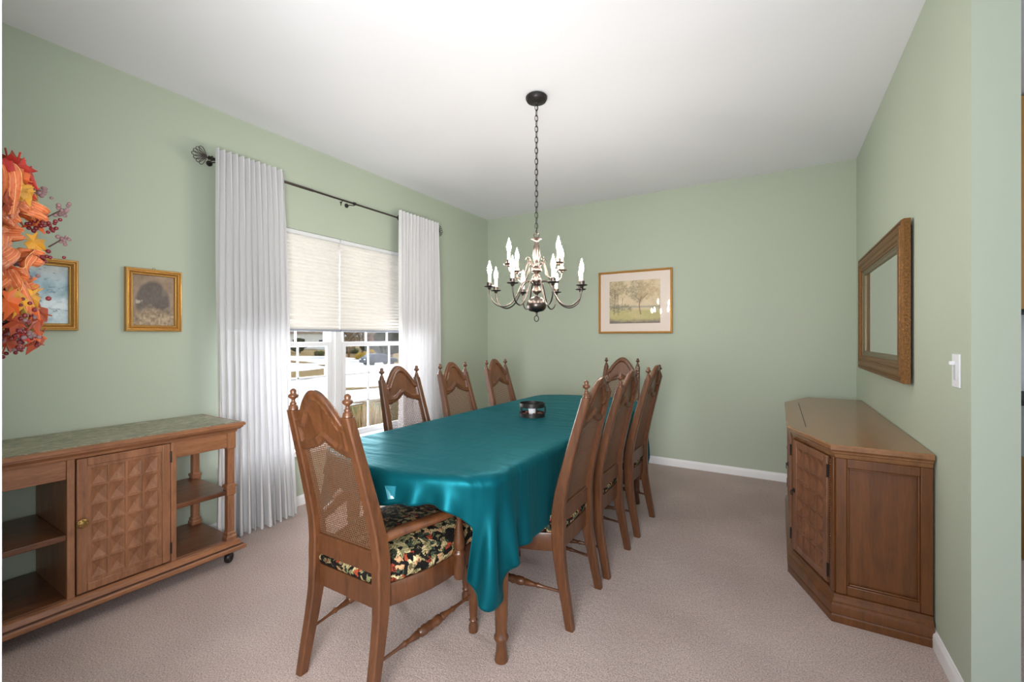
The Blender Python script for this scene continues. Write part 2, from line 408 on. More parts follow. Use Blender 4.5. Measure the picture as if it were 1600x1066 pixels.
def curtain(y0t, y1t, y0b, y1b, folds, label, seed, ztop=0.058, flip=1):
    root = empty('sheer_curtain', (RX, (y0t+y1t)/2, 0), 0, label, 'curtain')
    yc = (y0t+y1t)/2; rnd = random.Random(seed)
    ph = [rnd.uniform(0.8, 1.25) for _ in range(60)]
    acc = [0]
    for k in range(folds): acc.append(acc[-1]+ph[k])
    acc = [a/acc[-1] for a in acc]
    off = [rnd.uniform(-0.02, 0.02) for _ in range(60)]; nu, nv = folds*14, 46
    zt = RZ+ztop
    def fn(u, v):
        uu = min(max(u*folds, 0), folds-1e-6); k = int(uu); fr = uu-k
        yt = acc[k]+(acc[k+1]-acc[k])*fr
        z = zt*(1-v)
        ya = y0t+(y1t-y0t)*yt; yb = y0b+(y1b-y0b)*(yt*0.7+u*0.3)
        s = v**0.8
        y = ya+(yb-ya)*s-yc
        a = 0.022*(1-0.15*v)*(0.75+0.5*ph[k])+0.028*v*abs(math.sin(3.1*u+seed))
        x = a*math.sin(2*PI*fr)+0.012*math.sin(7*u*PI+3*v+seed)*v+off[k]*v*math.sin(PI*fr)
        y += 0.010*math.sin(4*PI*fr+2*v)*v+0.02*flip*math.sin(2.4*v*PI)*v*(u-0.5)
        z2 = max(z, 0.004)+0.006*math.sin(9*u*PI+seed)*v
        return (x+0.036+0.012*v, y, max(z2, 0.004))
    m = MB(); m.grid(fn, nu, nv)
    o = m.build('curtain_panel', M['sheer'], root, smooth=80)
    m = MB(); m.grid(lambda u, v: tuple(Vector(fn(u, v*0.055))+Vector((0.0016, 0, 0))), nu, 3); m.build('hem_band', M['sheer'], o, smooth=80)
    return root
cl = curtain(1.388, 1.825, 1.392, 1.90, 12, 'white sheer curtain reaching the floor beside the green-topped sideboard', 3)
cr_ = curtain(2.925, 3.475, 2.91, 3.49, 13, 'white sheer curtain on the far side of the window, behind the chairs', 5)
def grommet(root, y):
    m = MB(); rr = 0.021
    m.tube([(rr*math.cos(a*PI/10), 0, rr*math.sin(a*PI/10)) for a in range(20)], 0.0045, 8, closed=True)
    m.build('grommet', M['iron'], root, loc=(0.010, y-root.location.y, RZ))
grommet(cl, 1.80); grommet(cr_, 2.955)

# ---------------------------------------------------------------- exterior
def gz(X):
    D = -X-3.2
    return -0.35-0.044*D if D < 62 else -0.35-0.044*62+0.045*(D-62)
def gpt(x, y, dz=0.0):
    r = ray(x); k = (y-HY)/F; lo, hi = 2.0, 400.0
    for i in range(1, 1500):
        t = 4+i*0.12
        if HC-k*t <= gz(r[0]*t): return Vector((r[0]*t, r[1]*t, gz(r[0]*t)+dz))
    t = 150.0; return Vector((r[0]*t, r[1]*t, gz(r[0]*t)+dz))
M['lawn'] = plain('dormant_lawn', srgb(150,128,90), 0.95, var=0.45, bscale=0.8, spec=0.05)
M['grass'] = plain('green_grass', srgb(92,96,52), 0.95, var=0.5, bscale=9, spec=0.05)
M['concrete'] = plain('pale_concrete', srgb(222,222,224), 0.9, var=0.08, bscale=0.6, spec=0.1)
M['hedge_y'] = plain('yellow_hedge_leaf', srgb(176,140,40), 0.9, var=0.5, bscale=4, bump=1, spec=0.1)
M['hedge_g'] = plain('dark_hedge_leaf', srgb(84,84,36), 0.9, var=0.6, bscale=4, bump=1, spec=0.1)
M['straw'] = plain('dry_straw', srgb(190,158,112), 0.9, var=0.4, bscale=30, spec=0.1)
M['twig'] = plain('brown_twig', srgb(126,100,70), 0.9, var=0.5, bscale=3, spec=0.1)
M['siding'] = plain('white_siding', srgb(225,222,214), 0.8)
M['brick'] = plain('red_brick', srgb(142,86,68), 0.9, var=0.3, bscale=8)
M['roof'] = plain('brown_shingle', srgb(120,100,84), 0.9, var=0.3, bscale=5)
M['foliage'] = plain('dark_evergreen', srgb(62,62,40), 0.95, var=0.6, bscale=2, spec=0.05)
m = MB()
m.grid(lambda u, v: (-3.26-(180*v**1.5), -40+190*u, gz(-3.26-(180*v**1.5))), 20, 90)
o = m.build('lawn', M['lawn'], smooth=60); tag(o, None, None, None, 'structure')
def patch(name, top, bot, mt, dz):
    def at(pl, x):
        for (a, b), (c, d) in zip(pl, pl[1:]):
            if x <= c: return b+(d-b)*(x-a)/(c-a)
        return pl[-1][1]
    x0, x1 = top[0][0], top[-1][0]; m = MB()
    def fn(u, v):
        x = x0+(x1-x0)*u; y = at(bot, x)+(at(top, x)-at(bot, x))*v; return tuple(gpt(x, y, dz))
    m.grid(fn, 30, 16); o = m.build(name, mt, smooth=60, solid=0.03); tag(o, None, None, None, 'structure'); return o
patch('road', [(330,560),(440,556.8),(520,556.8),(575,562),(610,569),(740,569)], [(330,668),(420,655),(545,636),(616,622),(740,604)], M['concrete'], 0.03)
patch('front_lawn', [(420,664),(545,640.5),(616,629),(740,612)], [(420,760),(740,760)], M['grass'], 0.035)
patch('verge', [(440,584),(480,581),(506,577.5)], [(440,597),(480,594),(506,590)], M['lawn'], 0.10)
patch('verge', [(440,563),(480,566.5),(510,570.5)], [(440,566),(480,569.5),(510,573.5)], M['lawn'], 0.10)
patch('verge', [(532,609),(570,608),(612,604),(640,602)], [(532,612.5),(570,610),(612,606.5),(640,605)], M['lawn'], 0.06)
patch('curb', [(532,633),(570,630.5),(640,620)], [(532,634.6),(570,632),(640,621.4)], M['lawn'], 0.06)

def blob(m, c, r, n=3, seed=0, rough=0.25):
    rnd = random.Random(seed); nu, nv = 16, 10
    ph = [rnd.uniform(0, 6.28) for _ in range(6)]
    rs = []
    for j in range(nv+1):
        th = PI*j/nv; ring = []
        for i in range(nu):
            a = 2*PI*i/nu
            k = 1+rough*(math.sin(3*a+ph[0])*math.sin(2*th+ph[1])+0.6*math.sin(7*a+ph[2])*math.sin(5*th+ph[3])+rnd.uniform(-.35,.35))*math.sin(th)
            ring.append((c[0]+r[0]*k*math.sin(th)*math.cos(a), c[1]+r[1]*k*math.sin(th)*math.sin(a), c[2]-r[2]*k*math.cos(th)))
        rs.append(ring)
    m.rings(rs)
def hedge(x, y, w, h, label, mt, name='hedge', seed=0, cat='hedge'):
    p = gpt(x, y); d = p.length; m = MB(); n = max(2, int(w/h)); side = Vector((CS, SN, 0))
    W = w*d/F; Hh = h*d/F
    for k in range(n):
        c = side*(W*((k+0.5)/n-0.5)); blob(m, (c.x, c.y, Hh*0.45), (W/n*0.75, W/n*0.75, Hh*0.58), seed=seed+k)
    o = m.build(name, mt, smooth=70, loc=p); tag(o, label, cat)
    return o
hedge(566, 562, 16, 10, 'clipped yellow hedge at the corner of the driveway outside', M['hedge_y'], seed=1)
hedge(590, 556.0, 30, 9, 'long golden hedge behind the parked car outside', M['hedge_y'], seed=8)
hedge(499, 556, 12, 7, 'low olive hedge at the far side of the road, seen through left window half', M['hedge_g'], seed=20)
hedge(545, 552.3, 24, 8, 'dark green hedge left of the golden hedge outside', M['hedge_g'], seed=30)

def house(xc, wpx, ypix, dist, wall, label, door=None, brick=None):
    r = ray(xc); p = Vector((r[0]*dist, r[1]*dist, 0)); p.z = gz(p.x)-0.3
    W = wpx*dist/F; root = empty('house', p, math.atan2(SN, CS), label, 'house')
    D = 9.0; Hh = 4.2; m = MB(); m.box(-W/2, 0, 0, W/2, D, Hh); m.build('wall', wall, root, smooth=0)
    m = MB(); e = 0.5
    m.add([(-W/2-e,-e,Hh),(W/2+e,-e,Hh),(W/2+e,D+e,Hh),(-W/2-e,D+e,Hh),(-W/2-e,D/2,Hh+2.6),(W/2+e,D/2,Hh+2.6)],
          [(0,1,5,4),(2,3,4,5),(0,4,3),(1,2,5),(3,2,1,0)]); m.build('roof', M['roof'], root, smooth=0)
    n = max(2, int(W/4))
    for k in range(n):
        xx = -W/2+W*(k+0.5)/n; f = MB(); f.box(xx-0.7,-0.06,1.1,xx+0.7,0.02,2.7); fo = f.build('window', M['white'], root)
        f = MB(); f.box(xx-0.55,-0.08,1.25,xx+0.55,-0.03,2.55); f.build('pane', M['glassdark'], fo)
    f = MB(); f.box(W*0.28, -0.08, 0, W*0.28+W*0.16, 0.02, 2.3); f.build('garage_door', M['vinyl'], root)
M['glassdark'] = plain('house_pane', srgb(60,66,76), 0.1)
house(470, 95, 540, 112, M['siding'], 'white sided house far across the road, left window half')
house(592, 42, 540, 118, M['brick'], 'red brick house far across the road, behind the parked car')

def tree(x, dist, w, h, label, mt, bare=False, seed=0, name='tree'):
    r = ray(x); p = Vector((r[0]*dist, r[1]*dist, 0)); p.z = gz(p.x)-0.1
    root = empty(name, p, 0, label, 'tree')
    m = MB(); m.tube([(0,0,0),(0.05,0,h*0.3),(0,0,h*0.6)], [0.25,0.2,0.12], 8); m.build('trunk', M['twig'], root)
    m = MB(); rnd = random.Random(seed)
    if bare:
        for k in range(70):
            a = rnd.uniform(0, 6.28); z0 = h*rnd.uniform(0.08, 0.6); L = w*rnd.uniform(0.25, 0.6)
            p0 = Vector((0,0,z0)); p1 = p0+Vector((math.cos(a)*L*.5, math.sin(a)*L*.5, L*.5)); p2 = p0+Vector((math.cos(a+.3)*L, math.sin(a+.3)*L, L*.9))
            m.tube([p0,p1,p2], [0.09,0.06,0.02], 5)
            for q in range(3):
                e = p1+Vector((rnd.uniform(-1,1), rnd.uniform(-1,1), rnd.uniform(0.2,1.2)))*L*0.5; m.tube([p1, e], [0.05,0.015], 4)
        m.build('branches', mt, root)
    else:
        for k in range(7):
            blob(m, (rnd.uniform(-.3,.3)*w, rnd.uniform(-.3,.3)*w, h*rnd.uniform(.3,.85)), (w*.32,w*.32,h*.22), seed=seed+k, rough=0.35)
        m.build('foliage', mt, root, smooth=70)
tree(545, 90, 7, 8, 'bare brown tree outside, seen left of the brick house', M['twig'], True, 4)
tree(566, 106, 6, 8, 'bare brown tree outside, close to the brick house', M['twig'], True, 14)
tree(612, 84, 6, 8, 'dark evergreen tree outside beside the right curtain', M['foliage'], False, 9)
tree(468, 97, 3.5, 3.2, 'small dark shrub in front of the white sided house', M['foliage'], False, 19)
tree(574, 101, 3.0, 3.4, 'small dark evergreen in front of the brick house', M['foliage'], False, 29)

def dry_shrub(px, X, r, h, label, seed):
    q = onX(px, 660, X); rnd = random.Random(seed); m = MB(); z0 = gz(X)
    for k in range(520):
        a = rnd.uniform(0, 6.28); rr = r*math.sqrt(rnd.random())*0.55; b = Vector((rr*math.cos(a), rr*math.sin(a), 0))
        a2 = rnd.uniform(0, 6.28); sp = rnd.uniform(0.05, 0.55); hh = h*rnd.uniform(0.6, 1.05)
        t = b+Vector((math.cos(a2)*sp*r, math.sin(a2)*sp*r, hh)); mid = b*0.5+t*0.5+Vector((0,0,hh*0.12))
        w_ = rnd.uniform(0.004, 0.010); sd = Vector((-math.sin(a2), math.cos(a2), 0))*w_
        m.add([b-sd, b+sd, mid+sd, mid-sd, t], [(0,1,2,3),(3,2,4)])
    o = m.build('dry_shrub', M['straw'], smooth=0, loc=(X, q.y, z0)); tag(o, label, 'shrub', 'dry shrubs under the window')
dry_shrub(557, -4.25, 0.26, 0.58, 'dry tan ornamental grass outside, leftmost clump under the window', 1)
dry_shrub(577, -4.95, 0.30, 0.80, 'tall dry tan ornamental grass outside, middle clump under the window', 2)
dry_shrub(601, -4.30, 0.24, 0.55, 'dry tan ornamental grass outside, nearest the second chair back in view', 3)

# parked car
M['carpaint'] = plain('dark_blue_car_paint', srgb(58,64,78), 0.25, 0.3)
M['carglass'] = plain('car_glass', srgb(70,84,110), 0.08)
M['rubber'] = plain('tyre_rubber', srgb(26,26,28), 0.8)
cp = gpt(592, 570.5); car = empty('car', cp, math.radians(76), 'dark blue car parked on the pale road outside the window', 'car')
prof = [(-2.2,0.35),(-2.25,0.75),(-2.1,1.0),(-1.75,1.08),(-1.3,1.45),(-0.2,1.5),(0.5,1.42),(1.05,1.02),(1.9,0.9),(2.2,0.7),(2.2,0.35)]
m = MB(); rs = []
for s_, y in ((0.86,-0.9),(1,-0.82),(1,0.82),(0.86,0.9)):
    rs.append([(a, y*(0.86 if b > 1.1 else 1), 0.35+(b-0.35)*(1 if s_ == 1 else 0.97)) for a, b in prof])
m.rings(rs); m.build('body', M['carpaint'], car, bevel=0.04)
m = MB()
for y in (-0.80, 0.80):
    e = 0.012 if y > 0 else -0.012
    m.add([(-1.5,y+e,1.1),(-1.2,y*0.93+e*3,1.4),(0.45,y*0.93+e*3,1.38),(0.9,y+e,1.06)], [(0,1,2,3)])
m.add([(-1.84,-0.68,1.08),(-1.34,-0.62,1.44),(-1.34,0.62,1.44),(-1.84,0.68,1.08)], [(0,1,2,3)])
m.build('window_glass', M['carglass'], car, smooth=0, solid=0.02)
for x in (-1.35, 1.35):
    for y in (-0.82, 0.82):
        m = MB(); m.lathe([(0.33,-0.1),(0.35,-0.06),(0.35,0.06),(0.33,0.1)], (x,y,0.34), 20, (0,1,0)); m.build('wheel', M['rubber'], car)
for y in (-0.6, 0.6):
    m = MB(); m.box(-2.27,y-0.22,0.72,-2.2,y+0.22,0.86); m.build('light', M['white'], car)

# ---------------------------------------------------------------- dining chair
def rake(z):      # y of the back-post centre line at height z
    pts = [(0,-0.060),(0.10,-0.042),(0.20,-0.022),(0.30,-0.006),(0.40,0.0),(0.50,0.0),(0.58,-0.010),(0.66,-0.028),(0.80,-0.064),(0.90,-0.091),(1.02,-0.123),(1.12,-0.15)]
    for (a, b), (c, d) in zip(pts, pts[1:]):
        if z <= c: return b+(d-b)*(z-a)/(c-a)
    return pts[-1][1]
def postx(z):
    return 0.186-0.012*min(z/0.45, 1)-0.027*max(0, (z-0.5)/0.52)
def postsec(z):   # half width, half depth
    if z < 0.45: t = z/0.45; return 0.0165+0.0035*t, 0.018+0.012*t
    t = min((z-0.45)/0.55, 1); return 0.020-0.002*t, 0.030-0.0125*t**0.8
def post_rings(z0, z1, sgn, n):
    rs = []
    for i in range(n+1):
        z = z0+(z1-z0)*i/n; x, y = sgn*postx(z), rake(z); a, b = postsec(z); c = 0.005
        rs.append([(x-a+c,y-b,z),(x+a-c,y-b,z),(x+a,y-b+c,z),(x+a,y+b-c,z),(x+a-c,y+b,z),(x-a+c,y+b,z),(x-a,y+b-c,z),(x-a,y-b+c,z)])
    return rs
def bellf(t, p): return (0.5*(1+math.cos(PI*min(abs(t), 1))))**p
def crest_top(x): return 0.975+0.024*bellf(x/0.136, 1.0)+0.088*bellf(x/0.118, 0.42)
def crest_bot(x):
    return 0.858+0.030*bellf(x/0.13, 1.0)+0.016*bellf(x/0.045, 1.0)
def sstep(a, b, x):
    t = min(max((x-a)/(b-a), 0), 1); return t*t*(3-2*t)
def crest_mb():
    m = MB(); nu, nv = 64, 34; W = 0.150
    def relief(x, z):
        # recessed field bounded by an arched moulding
        T = 0.945+0.022*bellf(x/0.12, 1.0)+0.082*bellf(x/0.100, 0.48); B = 0.895+0.038*bellf(x/0.10, 1.3)
        d = min(T-z, z-B, 0.116-abs(x))
        r = -0.008*sstep(-0.004, 0.006, d)
        r += 0.004*math.exp(-((d+0.007)/0.004)**2)
        return r
    def side(s):
        def fn(u, v):
            x = -W+2*W*u; xx = x; z = crest_bot(x)+(crest_top(x)-crest_bot(x))*v
            edge = min((crest_top(x)-z), (z-crest_bot(x)))
            th = 0.0135*(0.55+0.45*sstep(0, 0.008, edge))
            y = rake(z)+s*(th+relief(x, z))
            return (xx, y, z)
        return fn
    a = [side(1)(i/nu, j/nv) for j in range(nv+1) for i in range(nu+1)]
    b = [side(-1)(i/nu, j/nv) for j in range(nv+1) for i in range(nu+1)]
    n = len(a); fs = []; q = nu+1
    for j in range(nv):
        for i in range(nu):
            k = j*q+i; fs.append((k+1, k, k+q, k+q+1)); fs.append((n+k, n+k+1, n+k+q+1, n+k+q))
    for i in range(nu):
        fs.append((i, i+1, n+i+1, n+i)); k = nv*q+i; fs.append((k+1, k, n+k, n+k+1))
    for j in range(nv):
        k = j*q; fs.append((k+q, k, n+k, n+k+q)); k += nu; fs.append((k, k+q, n+k+q, n+k))
    m.add(a+b, fs); return m
def cane_mb():
    # real woven holes: staggered hexagonal openings
    m = MB(); px, pz = 0.0092, 0.0080; z0, z1 = 0.505, 0.912
    nr = int((z1-z0)/pz); verts = {}; 
    for r in range(nr):
        zc = z0+pz*(r+0.5); half = postx(zc)-0.012; nc = int(2*half/px)+1
        for c in range(-nc//2-1, nc//2+2):
            xc = (c+(0.5 if r % 2 else 0))*px
            if abs(xc)+px/2 > half: continue
            if zc+pz/2 > crest_bot(xc)+0.02: continue
            o4 = [(-px/2,-pz/2),(0,-pz/2),(px/2,-pz/2),(px/2,pz/2),(0,pz/2),(-px/2,pz/2)]
            hw, hh = px*0.35, pz*0.33
            i4 = [(-hw*.6,-hh),(0,-hh*1.15),(hw*.6,-hh),(hw*.6,hh),(0,hh*1.15),(-hw*.6,hh)]
            i4 = [(-hw,-hh*.6),(0,-hh*1.1),(hw,-hh*.6),(hw,hh*.6),(0,hh*1.1),(-hw,hh*.6)]
            P = [(xc+a, rake(zc+b), zc+b) for a, b in o4]+[(xc+a, rake(zc+b), zc+b) for a, b in i4]
            m.add(P, [(k, (k+1) % 6, (k+1) % 6+6, k+6) for k in range(6)])
    return m
def turned(h, top=0.40):
    pr = [(0.013,0),(0.019,0.003),(0.020,0.030),(0.014,0.042),(0.0145,0.048),(0.019,0.054),(0.014,0.060),(0.0175,0.085),(0.0215,0.20),(0.0245,0.262),
          (0.022,0.266),(0.031,0.274),(0.034,0.283),(0.031,0.292),(0.022,0.298),(0.025,0.304),(0.027,0.315),(0.024,0.330),(0.024,h)]
    return pr
FIN = [(0.012,0),(0.0165,0.002),(0.0165,0.007),(0.0145,0.010),(0.0150,0.015),(0.0105,0.020),(0.0120,0.024),(0.0075,0.030),(0.0058,0.036),(0.0075,0.040),(0.0150,0.045),(0.0175,0.050),(0.0165,0.055),(0.0110,0.059),(0.0095,0.062),(0.0110,0.067),(0.0095,0.073),(0.0040,0.077),(0.0005,0.078)]

def make_chair(name, label, armed, group):
    root = empty(name, (0,0,0), 0, label, 'chair', group); W = M['chair']; FW, FD = 0.232, 0.462
    for s in (-1, 1):
        m = MB(); m.rings(post_rings(0, 0.43, s, 14)); m.build('leg', W, root, smooth=28)
        m = MB(); m.rings(post_rings(0.43, 1.005, s, 26))
        # shoulder cap of the post
        m.build('back_post', W, root, smooth=28)
        m = MB(); m.lathe(FIN, (s*postx(1.005), rake(1.005), 1.004), 14); m.build('finial', W, root, smooth=60)
        # turned front leg
        m = MB(); m.lathe(turned(0.33), (s*FW, FD, 0), 18)
        m.build('leg', W, root, smooth=50)
        # turned stretcher
        a = Vector((s*0.181, -0.030, 0.150)); b = Vector((s*FW, FD-0.005, 0.165)); d = (b-a); L = d.length
        prof = [(0.006,0),(0.0065,0.18*L),(0.009,0.24*L),(0.012,0.25*L),(0.009,0.265*L),(0.010,0.30*L),(0.016,0.37*L),(0.012,0.385*L),(0.018,0.40*L),(0.020,0.45*L),(0.016,0.47*L),(0.020,0.50*L),
                (0.016,0.53*L),(0.020,0.55*L),(0.018,0.60*L),(0.012,0.615*L),(0.016,0.63*L),(0.010,0.70*L),(0.009,0.735*L),(0.012,0.75*L),(0.009,0.76*L),(0.0065,0.82*L),(0.006,L)]
        m = MB(); m.lathe(prof, a, 12, d); m.build('stretcher', W, root, smooth=60)
    # seat frame: bowed apron around the seat
    def outline(off, n=10):
        pts = []
        pts.append((-0.160, -0.004))
        for i in range(1, n): t = i/n; pts.append((-(0.176+off+(FW-0.176)*t+0.034*math.sin(PI*t)), 0.022+(FD-0.03)*t))
        for i in range(n+1): t = i/n; x = -(FW+0.018+off)+(2*(FW+0.018+off))*t; pts.append((x, FD+0.012+off+0.030*math.sin(PI*t)))
        for i in range(n-1, 0, -1): t = i/n; pts.append(((0.176+off+(FW-0.176)*t+0.034*math.sin(PI*t)), 0.022+(FD-0.03)*t))
        pts.append((0.160, -0.004)); return pts
    m = MB(); o = outline(0.004)
    m.rings([[(x, y, z) for x, y in outline(e)] for e, z in ((0.000,0.315),(0.004,0.320),(0.004,0.388),(0.0,0.395))])
    m.build('seat_frame', W, root, smooth=40)
    # cushion
    m = MB(); rs = []
    base = outline(-0.002)
    cx, cy = 0, 0.25
    for e, z in ((0.97,0.392),(1.0,0.402),(1.02,0.425),(1.015,0.448),(0.98,0.466),(0.90,0.482),(0.70,0.496),(0.40,0.504),(0.12,0.507)):
        rs.append([(cx+(x-cx)*e, max(cy+(y-cy)*e, -0.012 if z < 0.44 else 0.02), z) for x, y in base])
    m.rings(rs); m.build('seat', M['floral'], root, smooth=70)
    # lower back rail
    m = MB(); rs = []
    for i in range(9):
        x = -0.162+0.324*i/8; y0 = rake(0.48)
        rs.append([(x, y0-0.013, 0.440), (x, y0-0.013, 0.516), (x, y0+0.011, 0.520), (x, y0+0.011, 0.440)])
    m.rings(rs); m.build('back_rail', W, root, smooth=30, bevel=0.003)
    crest_mb().build('crest_rail', W, root, smooth=50)
    cane_mb().build('cane_panel', M['cane'], root, smooth=0, solid=0.0012)
    if armed:
        for s in (-1, 1):
            m = MB(); rs = []; n = 20
            for i in range(n+1):
                t = i/n; y = 0.012+0.330*t; x = s*(0.178+0.092*math.sin(min(t*1.05,1)*PI/2)**1.2); z = 0.568+0.010*math.sin(PI*t*0.9)+0.014*t-0.006*sstep(0.85,1,t)
                hw = 0.014+0.009*math.sin(PI*min(t*0.9+0.1, 1))+0.004; hh = 0.014-0.002*t
                if t > 0.93: hw *= 0.86
                rs.append([(x-hw,y,z-hh*.5),(x-hw*.7,y,z-hh),(x+hw*.7,y,z-hh),(x+hw,y,z-hh*.5),(x+hw,y,z+hh*.5),(x+hw*.6,y,z+hh),(x-hw*.6,y,z+hh),(x-hw,y,z+hh*.5)])
            m.rings(rs); m.build('armrest', W, root, smooth=60)
            m = MB(); m.lathe([(0.016,0.305),(0.020,0.312),(0.024,0.34),(0.023,0.40),(0.026,0.405),(0.026,0.412),(0.020,0.418),(0.018,0.424),(0.0235,0.434),(0.021,0.46),(0.012,0.530),(0.0105,0.545),(0.014,0.553),(0.011,0.558),(0.012,0.574)], (s*0.264, 0.322, 0), 16)
            m.build('arm_post', W, root, smooth=60)
    return root

armchair = make_chair('dining_armchair', 'carved wooden armchair with cane back and floral seat at the near table end', True, 'dining chairs around the table')
armchair.location = (-1.355, 1.080, 0)
far = copy_tree(armchair); far.location = (-1.245, 3.93, 0); far.rotation_euler = (0,0,PI)
far['label'] = 'carved wooden cane-back chair at the far table end, before the back wall'
side0 = make_chair('dining_chair', '', False, 'dining chairs around the table')
spots = [(-0.835,1.955,PI/2+0.02,'carved wooden cane-back chair on the right side of the table, nearest the camera'),
         (-0.832,2.440,PI/2,'carved wooden cane-back chair in the middle of the right side of the table'),
         (-0.825,3.008,PI/2-0.01,'carved wooden cane-back chair on the right side, nearest the back wall baseboard'),
         (-1.962,2.055,-PI/2-0.03,'carved wooden cane-back chair on the window side, in front of the window glass'),
         (-1.962,2.600,-PI/2,'carved wooden cane-back chair on the window side, middle of its row'),
         (-1.962,3.190,-PI/2,'carved wooden cane-back chair on the window side, nearest the room corner')]
for i, (x, y, rz, lb) in enumerate(spots):
    o = side0 if i == 0 else copy_tree(side0)
    o.location = (x, y, 0); o.rotation_euler = (0, 0, rz); o['label'] = lb

# ---------------------------------------------------------------- dining table
TX, TY, TZ = -1.357, 2.42, 0.757
def table_outline():
    pts = []; hw = 0.472; n = 14
    for i in range(n+1):
        x = -hw+0.05+(2*hw-0.1)*i/n; pts.append((x, -1.235+0.17*(abs(x)/hw)**2.2))
    def corner(cx, cy, a0, a1):
        for k in range(1, 5):
            a = a0+(a1-a0)*k/5; pts.append((cx+0.06*math.cos(a), cy+0.06*math.sin(a)))
    corner(hw-0.06, -1.03, -PI/2+0.3, 0)
    pts.append((hw, -1.01)); pts.append((hw, 1.01))
    corner(hw-0.06, 1.03, 0, PI/2-0.3)
    for i in range(n+1):
        x = hw-0.05-(2*hw-0.1)*i/n; pts.append((x, 1.235-0.17*(abs(x)/hw)**2.2))
    corner(-hw+0.06, 1.03, PI/2+0.3, PI)
    pts.append((-hw, 1.01)); pts.append((-hw, -1.01))
    corner(-hw+0.06, -1.03, PI, 1.5*PI-0.3)
    return pts
TO = table_outline()
table = empty('dining_table', (TX, TY, 0), 0, 'long wooden dining table with turned legs under the teal cloth', 'table')
m = MB(); m.rings([[(x*e, y*(1-(1-e)*0.4), z) for x, y in TO] for e, z in ((0.97,TZ-0.028),(0.985,TZ-0.022),(0.985,TZ-0.008),(0.975,TZ-0.001))])
m.build('tabletop', M['table'], table, smooth=40)
for s in (-1, 1):
    m = MB(); m.box(min(s*0.40, s*0.42), -0.95, 0.655, max(s*0.40, s*0.42), 0.95, TZ-0.028); m.build('apron', M['table'], table, bevel=0.002)
    m = MB(); m.box(-0.39, s*0.97-0.01, 0.655, 0.39, s*0.97+0.01, TZ-0.028); m.build('apron', M['table'], table, bevel=0.002)
for sx in (-1, 1):
    for sy in (-1, 1):
        m = MB(); c = (sx*0.430, sy*0.962, 0)
        m.lathe([(0.018,0),(0.026,0.004),(0.027,0.010),(0.022,0.040),(0.020,0.075),(0.024,0.082),(0.029,0.092),(0.029,0.100),(0.023,0.108),(0.024,0.14),(0.030,0.40),(0.035,0.52),(0.028,0.53),(0.040,0.545),(0.040,0.56),(0.028,0.575),(0.035,0.59),(0.035,TZ-0.03)], c, 20)
        m.build('leg', M['table'], table, smooth=50)

